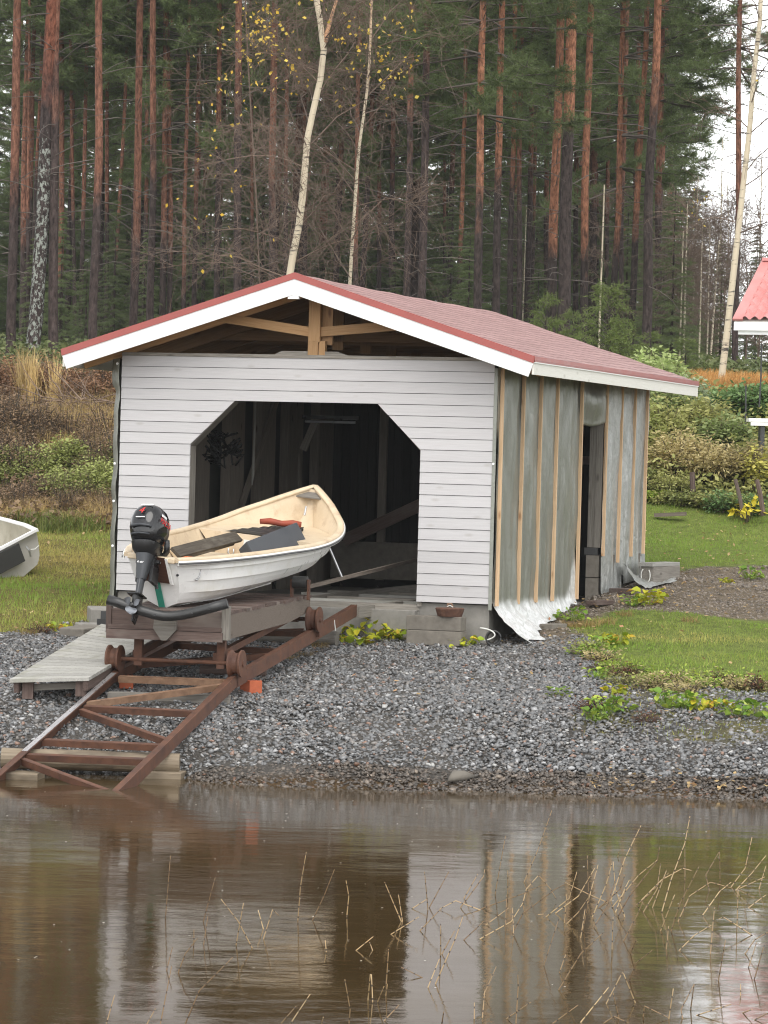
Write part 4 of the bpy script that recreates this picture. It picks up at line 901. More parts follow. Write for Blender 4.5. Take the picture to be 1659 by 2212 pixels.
p = bthing('plastic_box', 'dark grey wedge shaped plastic box leaning in the bow', 'plastic box', Matrix.Translation((.20, 2.42, .43)) @ Matrix.Rotation(-.06, 4, 'Z') @ Matrix.Rotation(.14, 4, 'X') @ Matrix.Rotation(.25, 4, 'Y'))
c0 = Vector(at(641, 1127, 33.9)); Mq = (MBOAT @ Matrix.Translation((.20, 2.42, .43)) @ Matrix.Rotation(-.06, 4, 'Z') @ Matrix.Rotation(.14, 4, 'X') @ Matrix.Rotation(.25, 4, 'Y')).inverted()
B3 = MBOAT.to_3x3(); e1 = B3 @ Vector((0, 1, .06)); e2 = B3 @ Vector((.16, 0, -.235)); nn = e1.cross(e2).normalized()
if nn.dot(Vector((0, -1, 0))) < 0: nn = -nn
def bx(a, b_, c_): return Mq @ (c0+e1*a+e2*b_+nn*c_)
mb = MB(); mb.poly([bx(-1.35, 0, 0), bx(-.0, 0, 0), bx(.045, .04, -.03), bx(.13, .1, -.12), bx(-1.3, .1, -.14)], (Mq.to_3x3() @ (e2*1.15))); mb.build('shell', MGREYP, p, bevel=.012)
p = bthing('black_mat', 'black ribbed rubber mat spread over the bow deck', 'rubber mat', Matrix.Translation((.02, 3.2, .478)) @ Matrix.Rotation(.02, 4, 'X'))
mb = MB(); top = []
for i in range(13):
    t = i/12; hw_ = .40*(1-t)+.12*t; row = [(x*hw_*2+.01*math.sin(i*7+x*9), -.45+.85*t+.012*math.sin(x*40), .012+.008*math.sin(i*3.3)) for x in np.linspace(-.5, .5, 15)]; top.append(row)
mb.grid(top); mb.grid([[(x, y, z-.016) for x, y, z in r] for r in top]); mb.build('mat', MRUBBER, p)
p = bthing('orange_roll', 'dark orange rolled cloth lying on the black mat in the bow', 'roll', Matrix.Translation((.0, 3.35, .545)))
MB().tube([(-.22, -.04, 0), (-.12, -.02, .012), (0, 0, .0), (.12, .0, .015), (.2, .02, .01)], [.026, .034, .03, .036, .03], 12).build('roll', MORANGE, p, smooth=True)
p = bthing('white_float', 'small white float tucked beside the orange roll', 'float', Matrix.Translation((.14, 3.27, .525))); MB().lathe([(.005, -.03), (.026, -.015), (.03, 0), (.026, .015), (.005, .03)], 16).build('float', MSTRIP, p, smooth=True)

# ------------------------------------------------ second boat at the left edge
H2 = Hull(4.0, [(0, .42), (.2, .56), (.5, .66), (.75, .52), (.9, .26), (1, .03)], [(0, .45), (.4, .44), (.7, .52), (1, .68)], [(0, 0), (.5, 0), (.75, .05), (.9, .2), (1, .6)], .06, (.36, .58, .80))
P2 = at(78, 1145, 39.6)
rot2 = Matrix.Rotation(R(28), 4, 'Z') @ Matrix.Rotation(-R(27), 4, 'Y')
corner = rot2 @ H2.pt(0, 1, 1)
boat2 = thing('old_boat', 'dirty white old boat lying tilted on the lawn, stern towards the water', 'rowing boat'); boat2.matrix_world = Matrix.Translation(Vector(P2)-corner) @ rot2
MOLDW = mat('weathered_white', (.50, .48, .44), (.62, .60, .56), 3, rough=.5, src='obj', c3=(.33, .30, .25), s3=4)
H2.shell().build('hull', MOLDW, boat2)
H2.inner(floor=.14).build('liner', mat('weathered_inside', (.36, .33, .26), (.46, .43, .35), 4, rough=.7, src='obj', c3=(.25, .22, .16), s3=3), boat2, smooth=True)
H2.rim([(-.022, -.03), (-.022, .012), (.03, .016), (.035, -.02)]).build('gunwale', MWHITE, boat2, smooth=True)
MB().box((0, -.04, .46), (.84, .06, .03)).build('transom_cap', MWHITE, boat2)
MB().poly([(-.27, -.045, .20), (.12, -.045, .20), (.12, -.085, .43), (-.27, -.085, .43)], (0, -.025, 0)).build('motor_pad', MDARK, boat2)
MB().box((0, .32, .33), (.86, .30, .035)).build('stern_seat', MOLDW, boat2)
MB().tube([(.22, -.11, .30), (.27, -.12, .28), (.33, -.12, .30)], .008, 6).build('tie_rope', MROPE, boat2); MB().tube([(.19, -.10, .22), (.2, -.115, .30), (.19, -.10, .36)], .012, 6).build('pull_handle', MSTEEL, boat2)
# broken slabs behind the trolley
for lab, px, py, sz, rz in (('dark hollow concrete block behind the trolley corner', 222, 1345, (.30, .35, .16), .2), ('broken grey concrete slab on the gravel edge beside the gangway', 180, 1372, (.30, .45, .09), -.5), ('flat grey slab leaning by the hollow block', 205, 1362, (.34, .3, .07), .5)):
    p = atg(px, py); t = thing('concrete_slab', lab, 'concrete slab', tuple(p), rz); MB().box((0, 0, sz[2]/2), sz, Matrix.Rotation(.06, 3, 'X')).build('slab', MCONCD if 'hollow' not in lab else MCONC, t, bevel=.012)
    if 'hollow' in lab: MB().box((.02, -sz[1]/2-.0, .085), (.13, .012, .09)).build('hole', MDARK, t)
# ---------------------------------------------------------------- forest
def bark(name, dark, red, plate=14):
    m, n, b = _mat(name); v = coord(n, 'g'); t = coord(n, 'tint')
    f = noi(n, v, plate, (.45, 1.3, 1.3), 6, .7); f2 = noi(n, v, 2.2, (.5, 1, 1), 5, .65)
    ad = n.nodes.new('ShaderNodeMath'); ad.operation = 'MULTIPLY_ADD'; ad.inputs[1].default_value = 1.3; n.links.new(f2, ad.inputs[0]); n.links.new(t, ad.inputs[2])
    c = mixc(n, ramp(n, ad.outputs[0], .95, 1.35), dark, red)
    c = mixc(n, 1., c, mixc(n, ramp(n, f, .33, .67), (.3, .28, .28), (1.75, 1.75, 1.75)), 'MULTIPLY')
    oi = n.nodes.new('ShaderNodeObjectInfo'); k = ramp(n, oi.outputs['Random'], 0, 1, .8, 1.2); cc = n.nodes.new('ShaderNodeCombineColor')
    for i in range(3): n.links.new(k, cc.inputs[i])
    c = mixc(n, 1., c, cc.outputs[0], 'MULTIPLY')
    n.links.new(c, b.inputs['Base Color']); b.inputs['Roughness'].default_value = .85; setspec(b, .2); bumpit(n, b, f, 1., .06); return m, n, b, v, c
MBARK = bark('pine_bark', (.060, .044, .040), (.21, .098, .064))[0]
MBARKO = bark('orange_pine_bark', (.050, .038, .034), (.30, .135, .078))[0]
MBARKL, n, b, v, c = bark('lichen_pine_bark', (.06, .045, .042), (.22, .085, .052)); f = noi(n, v, 11, (.8, 1.3, 1.3), 5, .7); t = coord(n, 'tint')
ml = n.nodes.new('ShaderNodeMath'); ml.operation = 'SUBTRACT'; n.links.new(f, ml.inputs[0]); n.links.new(ramp(n, t, .0, .55, 0, .35), ml.inputs[1])
n.links.new(mixc(n, ramp(n, ml.outputs[0], .50, .56), c, (.33, .35, .31)), b.inputs['Base Color'])
MBIRCH, n, b = _mat('birch_bark'); v = coord(n, 'g'); f = noi(n, v, 3.0, (5.5, .7, .7), 5, .7, .4); f2 = noi(n, v, 3, (.5, 2, 2)); t = coord(n, 'tint')
c = mixc(n, t, (.58, .50, .36), (.55, .31, .17)); c = mixc(n, ramp(n, f, .57, .64), c, (.05, .042, .036)); c = mixc(n, ramp(n, f2, .55, .75, 0, .5), c, (.36, .30, .22))
n.links.new(c, b.inputs['Base Color']); b.inputs['Roughness'].default_value = .6
MTWIG = mat('grey_twig', (.10, .082, .07), (.16, .135, .115), 5, rough=.8, src='obj')
MBTWIG = mat('birch_twig', (.12, .080, .058), (.19, .135, .10), 5, rough=.7, src='obj')
MPINE = leafm('pine_needles', (.11, .155, .052), (.225, .28, .115), None, .5, .25, .4, .22)
MSPR = leafm('spruce_needles', (.10, .14, .055), (.205, .25, .105), None, .5, .25, .4, .22)
MJUN = leafm('juniper_needles', (.11, .165, .04), (.24, .29, .09), None, .5, .25, .25, .15)
MYEL = leafm('yellow_birch_leaf', (.75, .48, .05), (.85, .66, .14), None, .5, .3, .35, .1)

def unit(a): return a/(np.linalg.norm(a, axis=-1, keepdims=True)+1e-9)
def needles(P, D, k, ln, wd, spread=.9, along=.1):
    N = len(P); d = unit(D[:, None, :]*(1-.35*spread)+unit(rng.normal(0, 1, (N, k, 3)))*spread)
    b = P[:, None, :]+D[:, None, :]*rng.uniform(-along, along, (N, k, 1)); L = ln*rng.uniform(.6, 1.2, (N, k, 1)); s = unit(np.cross(d, rng.normal(0, 1, (N, k, 3))))*wd*.5
    V = np.stack([b-s, b+s, b+d*L], 2).reshape(-1, 3); F = np.arange(len(V)).reshape(-1, 3)
    t = np.repeat((rng.uniform(0, .55, (N, 1))+rng.uniform(0, .45, (N, k))).ravel(), 3); return V, F, t
def tubes(segs, n=3):
    """list of (pts (k,3), radii (k)) -> thin tubes, vectorised enough"""
    V = []; F = []; o = 0
    for P, r in segs:
        P = np.asarray(P); k = len(P); T = unit(np.gradient(P, axis=0)); a = unit(np.cross(T, [.31, .21, .93])); b = np.cross(T, a)
        for i in range(n):
            u = 6.2832*i/n; V.append(P+a*(math.cos(u)*r)[:, None]+b*(math.sin(u)*r)[:, None])
        i0 = np.arange(k-1)
        for i in range(n):
            j = (i+1) % n; F.append(np.stack([o+i*k+i0, o+j*k+i0, o+j*k+i0+1, o+i*k+i0+1], 1))
        o += n*k
    return np.concatenate(V), np.concatenate(F)
def tri(F): return np.concatenate([F[:, [0, 1, 2]], F[:, [0, 2, 3]]])
def crown_mesh(name, H, Rad, kind, seed, lod=1.0, m=None):
    global rng
    rng = np.random.default_rng(seed); P = []; D = []; segs = []
    if kind == 'pine':
        nw = int(H*2.1)
        for i in range(nw):
            z = H*(i+.3*rng.uniform())/nw; f = z/H
            for q in range(rng.integers(3, 6)):
                a = rng.uniform(0, 6.283); L = Rad*(1-f)**.6*rng.uniform(.55, 1.15)*(.55 if f < .1 else 1)+.25; el = -.15+.9*f+rng.normal(0, .15)
                s = np.linspace(0, 1, 6); dirv = np.array([math.cos(a), math.sin(a), 0]); pts = dirv*(s*L)[:, None]*math.cos(el)+np.array([0, 0, 1])*(z+s*L*math.sin(el)-.10*L*s**2+.12*L*s**4)[:, None]
                segs.append((pts, np.linspace(.028*(1-f*.6), .006, 6)))
                nt = int(L*13*lod)+3
                for _ in range(nt):
                    u = rng.uniform(.3, 1)**.7; b = np.array([np.interp(u, s, pts[:, c]) for c in range(3)])
                    sd = unit(dirv*.7+rng.normal(0, .55, 3)+np.array([0, 0, .2])); ext = rng.uniform(.05, .42)*L*.55
                    tip = b+sd*ext; segs.append((np.stack([b, tip]), np.array([.008, .004])))
                    for w_ in np.linspace(.35, 1, 3): P.append(b+sd*ext*w_); D.append(sd)
        k = int(15/lod**.5); V, F, t = needles(np.array(P), np.array(D), k, .135, .011/lod**.6, .95)
    elif kind == 'spruce':
        nl = int(H*5.5)
        for i in range(nl):
            f = (i+rng.uniform())/nl; z = H*(.04+.96*f)
            for q in range(rng.integers(4, 7)):
                a = rng.uniform(0, 6.283); L = Rad*(1-f)**.85*rng.uniform(.6, 1.15)+.08; dirv = np.array([math.cos(a), math.sin(a), 0]); s = np.linspace(0, 1, 5)
                pts = dirv*(s*L)[:, None]+np.array([0, 0, 1])*(z-.28*L*s+.16*L*s**3)[:, None]; segs.append((pts, np.linspace(.016, .005, 5)))
                nt = int(L*12*lod)+2
                for _ in range(nt):
                    u = rng.uniform(.12, 1); b = np.array([np.interp(u, s, pts[:, c]) for c in range(3)]); sd = unit(dirv*.6+np.cross(dirv, [0, 0, 1])*rng.normal(0, .8)+np.array([0, 0, -.35])); P.append(b); D.append(sd); P.append(b+sd*.12*L); D.append(sd)
        V, F, t = needles(np.array(P), np.array(D), int(10/lod**.3), .12, .012/lod**.6, .55, .12)
    else:
        for i in range(int(26*H)):
            f = rng.uniform(); a = rng.uniform(0, 6.283); z = H*.9*f**1.1; L = (Rad*(1-f*.75))*rng.uniform(.6, 1.1); dirv = np.array([math.cos(a), math.sin(a), 0]); s = np.linspace(0, 1, 7)
            pts = dirv*(s*L)[:, None]+np.array([0, 0, 1])*(z+s*L*.95-.55*L*s**3)[:, None]; segs.append((pts, np.linspace(.014, .004, 7)))
            for _ in range(int(L*26)+4):
                u = rng.uniform(.2, 1); b = np.array([np.interp(u, s, pts[:, c]) for c in range(3)]); sd = unit(dirv*.5+rng.normal(0, .45, 3)+np.array([0, 0, -.25])); P.append(b); D.append(sd); P.append(b+sd*.1); D.append(sd)
        V, F, t = needles(np.array(P), np.array(D), 9, .075, .009, .6, .09)
    Vt, Ft = tubes(segs); Ft = tri(Ft); me = np_mesh(name, np.concatenate([V, Vt]), np.concatenate([F, Ft+len(V)]), [m or (MPINE if kind == 'pine' else MSPR), MTWIG], tint=np.concatenate([t, np.full(len(Vt), .5)]), mi=np.concatenate([np.zeros(len(F)), np.ones(len(Ft))]))
    return me
PINE_CR = [crown_mesh('pine_crown', 8.5, 2.3, 'pine', 11+i) for i in range(4)]
SPR_CR = [crown_mesh('spruce_crown', h, r, 'spruce', 31+i) for i, (h, r) in enumerate(((9, 1.7), (7, 1.5), (10, 2.0)))]
BG_CR = [crown_mesh('far_spruce_crown', h, r, 'spruce', 51+i, .75) for i, (h, r) in enumerate(((13, 2.3), (10, 2.1), (15, 2.5)))]
BGP_CR = [crown_mesh('far_pine_crown', h, r, 'pine', 61+i, .8) for i, (h, r) in enumerate(((9, 2.6), (10, 2.4)))]
rng = np.random.default_rng(99)

def trunk_mb(pts, r0, r1, zt, n=12, stubs=0, lo=0.0):
    """pts: world polyline base-first, relative to base; tint carries height above the bark change"""
    mb = MB(); P = [Vector(p) for p in pts]; L = [0]
    for a, b in zip(P, P[1:]): L.append(L[-1]+(b-a).length)
    nR = max(14, int(L[-1]*2.2)); V = []; G = []; T = []; off = random.random()*30
    for i in range(nR+1):
        s = L[-1]*i/nR; k = max(j for j in range(len(L)-1) if L[j] <= s+1e-6); f = (s-L[k])/(L[k+1]-L[k]); c = P[k].lerp(P[k+1], f); q = i/nR
        r = r0+(r1-r0)*q+r0*.35*max(0, 1-s/.5)**2; r *= 1+.05*noise.noise(Vector((s*1.3, off, 0)))
        c = c+Vector((noise.noise(Vector((s*.35, off, 1))), noise.noise(Vector((s*.35, off, 2))), 0))*min(.05, r*.5)
        for j in range(n):
            u = 2*math.pi*j/n; V.append((c.x+r*math.cos(u)*(1+.04*noise.noise(Vector((s*3, u, off)))), c.y+r*math.sin(u), c.z)); G.append((s+off, r*math.cos(u)*1+off, r*math.sin(u))); T.append(max(-1, min(1, (c.z-zt)/2.5)))
    F = [(i*n+j, i*n+(j+1) % n, (i+1)*n+(j+1) % n, (i+1)*n+j) for i in range(nR) for j in range(n)]
    mb.V = V; mb.F = F; mb.G = G; mb.T = T; mb.M = [0]*len(F)
    for _ in range(stubs):
        s = random.uniform(lo, .97)*L[-1]; k = max(j for j in range(len(L)-1) if L[j] <= s+1e-6); c = P[k].lerp(P[k+1], (s-L[k])/(L[k+1]-L[k])); a = random.uniform(0, 6.283); ln = random.choice((.12, .25, .7, 1.1, 1.5, 1.9)); el = random.uniform(-.25, .5); d = Vector((math.cos(a)*math.cos(el), math.sin(a)*math.cos(el), math.sin(el)))
        rr = .011 if ln > .5 else .02
        mb.tube([c, c+d*ln*.35+Vector((0, 0, .02)), c+d*ln*.7+Vector((0, 0, -.03*ln)), c+d*ln+Vector((random.uniform(-.1, .1), 0, -.12*ln))], [rr, rr*.8, rr*.55, rr*.25], 4, 0, 1, False)
    return mb
def world_px(pts, Y): return [np.array(at(x, y, Y)) for x, y in pts]
def grow(pts, Y, top):
    """extend a picture polyline down to the ground and up to height top (metres above ground)"""
    P = world_px(pts, Y); a, b = P[0], P[1]; g = float(gz(Y))-.1; base = a+(a-b)*((a[2]-g)/max(.2, (b[2]-a[2]))); base[2] = g; base[1] = Y
    if abs(base[0]-a[0]) > .6: base[0] = a[0]+.6*np.sign(base[0]-a[0])
    c, d = P[-2], P[-1]; tz = g+top; Q = [base]+P
    if d[2] < tz: e = d+(d-c)*min(3, (tz-d[2])/max(.2, d[2]-c[2])); e = e if abs(e[2]-tz) < .01 else np.array([d[0]+(d[0]-c[0])*.5, Y, tz]); Q.append(e)
    return [q-base for q in Q], base
CNT = {}
def pine(label, pts, wpx, m_, zt_px, cb, Y=None, stubs=14, top=None, rt=.55, cs=1.0):
    """wpx: trunk width in the picture; zt_px: height in picture where the bark turns orange; cb: picture height where the live crown starts"""
    if Y is None: Y = min(87, max(66, .165*FPX/wpx))
    r = wpx*Y/FPX/2; zc = at(pts[-1][0], cb, Y)[2]; g = float(gz(Y)); top = top or max(14.5, zc-g+6.5); rel, base = grow(pts, Y, top)
    t = thing('pine_tree', label, 'pine tree', tuple(base), 0, 'pine trees behind the boathouse')
    zt = at(pts[0][0], zt_px, Y)[2]-base[2]; trunk_mb(rel, r*1.04, r*rt, zt, 12, stubs*3, .12).build('trunk', [m_, MTWIG], t, smooth=True)
    k = CNT.get('p', 0); CNT['p'] = k+1; me = PINE_CR[k % 4]; c = link('crown', me, t); h0 = zc-base[2]
    # follow the stem to the crown base
    q = rel[-1]
    for a, b in zip(rel, rel[1:]):
        if a[2] <= h0 <= b[2]: q = a+(b-a)*((h0-a[2])/(b[2]-a[2]))
    s = max(.45, (top-h0+.4)/8.5); c.location = (q[0], q[1], h0); c.rotation_euler = (0, 0, k*1.7); c.scale = (cs*min(1.25, s+.25), cs*min(1.25, s+.25), s); return t
PT = [
 ('pine with plain orange-red stem at the left edge of the photo', [(24, 760), (28, 496), (37, 0)], 21, MBARK, 560, -120),
 ('thick lichen covered pine leaning right, second from the left edge', [(70, 760), (79, 680), (93, 430), (103, 200), (113, 0)], 31, MBARKL, 330, -160),
 ('dark pine close behind the lichen covered one', [(118, 740), (119, 420), (121, 120)], 21, MBARK, 330, -80),
 ('slim red pine rising right of the lichen covered trunk', [(130, 640), (134, 330), (132, 0)], 13, MBARK, 700, -60),
 ('reddish pine half hidden left of the lichen covered trunk', [(48, 720), (51, 500), (54, 300)], 14, MBARK, 600, 60),
 ('thin dark pine left of the lichen covered trunk', [(62, 640), (67, 400), (71, 180)], 11, MBARK, 500, 40),
 ('very thin pine in the gap right of the leaning red one', [(175, 695), (180, 450), (186, 190)], 10, MBARK, 560, 120),
 ('straight brown pine with many dead side twigs above the left eave', [(202, 711), (208, 500), (212, 280), (213, 0)], 19, MBARK, 560, -100),
 ('thin pine stem slanting right above the left roof slope', [(246, 640), (256, 470), (266, 300), (273, 160)], 9, MBARK, 620, 80),
 ('stout red pine left of the close pair over the left roof slope', [(288, 700), (293, 500), (297, 260), (301, 33)], 18, MBARK, 640, -60),
 ('tall red pine in the close group left of the birch', [(326, 690), (328, 480), (331, 200), (331, 0)], 16, MBARK, 450, -90),
 ('slender pine between two stouter ones over the left roof', [(312, 640), (315, 450), (317, 270)], 10, MBARK, 560, 160),
 ('pale brown pine in the close group above the left roof', [(350, 690), (353, 450), (356, 110)], 14, MBARK, 620, 20),
 ('red pine on the right of the close group above the left roof', [(367, 680), (367, 440), (364, 190)], 12, MBARK, 640, 60),
 ('far small pine below the yellow birch leaves', [(397, 640), (398, 540), (398, 450)], 10, MBARK, 700, 380),
 ('dark pine behind the yellow leaf sprays', [(468, 630), (472, 380), (474, 50)], 14, MBARK, 380, -40),
 ('tall pine with red upper stem and dark foot left of the birch', [(512, 620), (515, 340), (517, 0)], 18, MBARK, 330, -120),
 ('dim red pine seen through the birch twigs', [(588, 600), (589, 380), (590, 120)], 17, MBARK, 520, 20),
 ('narrow pine between the birch stem and the dim red pine', [(616, 565), (618, 360), (620, 140)], 10, MBARK, 480, 40),
 ('blurred red pine between the two birches', [(694, 590), (702, 400), (709, 230)], 19, MBARK, 600, 90, 100),
 ('red pine directly behind the smaller birch', [(768, 610), (769, 450), (771, 330)], 12, MBARK, 660, 200),
 ('red-brown pine with dark foot right of the birches', [(881, 630), (886, 380), (889, 122)], 15, MBARK, 400, 60),
 ('dark brown pine beside the red-brown one right of the birches', [(911, 650), (916, 380), (921, 100)], 18, MBARK, 240, 60),
 ('small far orange pine over the middle of the roof', [(993, 650), (996, 500), (1000, 330)], 11, MBARKO, 640, 290),
 ('orange pine with dark foot over the right roof slope', [(1031, 680), (1034, 480), (1036, 290)], 18, MBARKO, 560, 250),
 ('bent orange pine with dark lower half over the right roof slope', [(1071, 690), (1074, 480), (1078, 300), (1081, 130)], 17, MBARKO, 500, 170),
 ('pine with bright orange upper stem near the roof end', [(1102, 690), (1106, 420), (1111, 150)], 13, MBARKO, 460, 110),
 ('brown pine standing close to the bright orange one', [(1120, 700), (1121, 520), (1120, 350)], 12, MBARK, 520, 260),
 ('biggest pine, bright orange above and charred black below', [(1217, 680), (1221, 500), (1227, 347), (1231, 174), (1236, 0)], 28, MBARKO, 385, -150, 72),
 ('orange pine grown against the biggest pine on its left', [(1192, 660), (1197, 480), (1207, 243), (1212, 30)], 21, MBARKO, 640, -60, 74),
 ('straight red-orange pine right of the biggest pine', [(1258, 700), (1263, 480), (1269, 243), (1277, 10)], 18, MBARKO, 660, -30, 74),
 ('far thin pine with short stem behind green crowns', [(1351, 250), (1352, 200), (1354, 130)], 12, MBARKO, 640, 90, 100),
 ('slim orange pine behind the dark footed one', [(1366, 670), (1372, 521), (1385, 243), (1394, 115)], 15, MBARKO, 590, 60),
 ('pine with orange patches and long black foot near the right end', [(1395, 720), (1401, 486), (1409, 295), (1416, 150), (1421, 0)], 21, MBARKO, 310, -60, 74),
 ('dark red pine behind the black footed one', [(1421, 680), (1423, 480), (1425, 270)], 15, MBARK, 520, 230),
 ('short orange pine stem below hanging green boughs', [(1325, 655), (1329, 560), (1334, 470)], 15, MBARKO, 620, 420),
 ('dark thin pine beside the short orange stem', [(1341, 640), (1343, 500), (1346, 370)], 11, MBARK, 500, 300),
 ('lone dark pine with sparse boughs at the right edge', [(1588, 780), (1591, 640), (1594, 400), (1597, 0)], 14, MBARK, 560, 150, 76),
]
for a in PT: pine(*a)
for k in range(14):                        # pines farther in, seen only between the others
    Y = 86+k*.8; px = [60, 160, 230, 420, 545, 660, 820, 850, 960, 1150, 1310, 1180, 1290, 440][k]; w_ = 8+k % 4
    pine(['thin far pine deep in the forest', 'faint distant pine among the near trunks'][k % 2]+[' near the left edge', ' over the left eave', ' above the left roof slope', ' below yellow leaves', ' left of the birch', ' right of the birch', ' right of the smaller birch', ' left of the dark pine pair', ' over the middle roof', ' behind the roof end', ' behind the junipers', ' left of the biggest pine', ' right of the biggest pine', ' near the red close group'][k], [(px, 600), (px+random.uniform(-6, 8), 300)], w_, MBARK, 560, 180, Y, 10)

# dense conifers behind and between, foliage down to the ground
def conifer(name, label, me, x, Y, s, group, tk=.09):
    g = float(gz(Y))-.1; t = thing(name, label, name.replace('_', ' '), (x, Y, g), 0, group); H = max(v.co.z for v in me.vertices) if 'h' not in me else me['h']; me['h'] = H
    tm = bpy.data.meshes.get('spruce_stem')
    if tm is None: tm = trunk_mb([(0, 0, -.2), (0, 0, .95)], .5, .06, 50, 8).build('spruce_stem', MBARK).data; bpy.data.objects.remove(bpy.data.objects['spruce_stem'])
    tr = link('trunk', tm, t); tr.scale = (tk*2, tk*2, H*s); c = link('crown', me, t); c.scale = (s, s, s); c.rotation_euler = (0, 0, random.uniform(0, 6.28)); return t
k = 0
for row, (Y0, n_) in enumerate(((99, 19), (107, 21), (117, 23), (128, 25))):
    for i in range(n_):
        Y = Y0+random.uniform(-4, 4); xm = .145*Y; x = -xm+(i+random.uniform(.15, .85))*(2*xm*.86)/n_; px = 829.5+x/Y*FPX
        if px > 1445: continue
        me = random.choice(BG_CR if row else SPR_CR+BG_CR); s = random.uniform(.75, 1.12)
        conifer('spruce_tree', 'dense dark spruce in the forest behind the pine trunks', me, x, Y, s, 'background spruces'); k += 1
for i in range(30):                        # far pines: crowns filling the upper air between the trunks
    Y = random.uniform(90, 124); xm = .112*Y; x = -xm+(i+random.random())*(xm*1.80)/30; px = 829.5+x/Y*FPX; g = float(gz(Y))
    if px > 1440: continue
    t = thing('pine_tree', 'distant pine whose crown fills the sky between nearer trunks', 'pine tree', (x, Y, g-.1), 0, 'background pines')
    trunk_mb([(0, 0, 0), (random.uniform(-.2, .2), 0, 8), (0, 0, 17)], .12, .05, 4, 8, 6).build('trunk', [MBARK, MTWIG], t, smooth=True); c = link('crown', BGP_CR[i % 2], t, loc=(0, 0, random.uniform(6, 9))); c.rotation_euler = (0, 0, i)
for i in range(22):                        # mid-distance pines with low live crowns, green between the trunks
    Y = random.uniform(89, 97); xm = .112*Y; x = -xm+(i+random.random())*(xm*1.72)/22; px = 829.5+x/Y*FPX; g = float(gz(Y))
    if px > 1420: continue
    t = thing('pine_tree', 'green crowned pine standing in the middle of the forest behind the red trunks', 'pine tree', (x, Y, g-.1), 0, 'mid-forest pines')
    hc = random.uniform(4.2, 7.2); trunk_mb([(0, 0, 0), (random.uniform(-.2, .2), 0, 8), (0, 0, 15)], .085, .035, 4, 8, 8).build('trunk', [MBARK, MTWIG], t, smooth=True); c = link('crown', PINE_CR[i % 4], t, loc=(0, 0, hc)); c.scale = (.95, .95, 1.2); c.rotation_euler = (0, 0, i*2.1)
for i, (px, Y, s) in enumerate(((120, 84, .42), (175, 80, .36), (235, 82, .40), (300, 86, .38), (60, 86, .45), (395, 90, .5), (470, 88, .42), (1000, 80, .50), (960, 84, .45), (1060, 88, .55), (1150, 84, .42), (1440, 78, .46), (1460, 84, .42), (1420, 90, .6), (1340, 88, .5), (1545, 90, .42), (840, 86, .4), (1500, 100, .40), (1620, 98, .5))):
    conifer('young_spruce', 'young spruce '+['left of the lichen pine foot', 'under the left pines', 'just over the left eave', 'below the close pine group', 'at the far left', 'below the birch leaves', 'left of the birch foot', 'over the middle of the roof', 'left of the small orange pine', 'behind the orange pine foot', 'near the roof end', 'right of the black footed pine', 'behind the leafy bush', 'tall one behind the junipers', 'behind the junipers', 'under the thin white birches', 'right of the birches', 'by the distant shed', 'behind the red tiled roof'][i], SPR_CR[i % 3], (px-829.5)/FPX*Y, Y, s, 'young spruces', .05)
JUN = [crown_mesh('juniper_crown', h, r, 'juniper', 71+i, 1, MJUN) for i, (h, r) in enumerate(((2.6, 1.0), (3.1, 1.15)))]
for i, (px, yb, Y, s, lab) in enumerate(((1178, 745, 62, .62, 'light green juniper right behind the end of the roof ridge'), (1310, 800, 60, .83, 'big light green juniper with drooping tips behind the roof slope'), (1235, 760, 63, .5, 'small juniper between the two larger ones'), (1480, 815, 63, .62, 'dull green juniper left of the white birch foot'), (1405, 800, 64, .62, 'dark juniper at the foot of the black footed pine'))):
    p = at(px, yb, Y); g = float(gz(Y)); t = thing('juniper_bush', lab, 'juniper', (p[0], Y, g-.1), 0, 'junipers'); me = JUN[i % 2]; c = link('crown', me, t); hh = (at(px, [612, 586, 650, 712, 700][i], Y)[2]-g)/(2.54 if i % 2 == 0 else 3.11); c.scale = (s, s, hh); c.rotation_euler = (0, 0, i*1.3)
    tm = bpy.data.meshes['spruce_stem']; tr = link('trunk', tm, t); tr.scale = (.09, .09, hh*2.2)

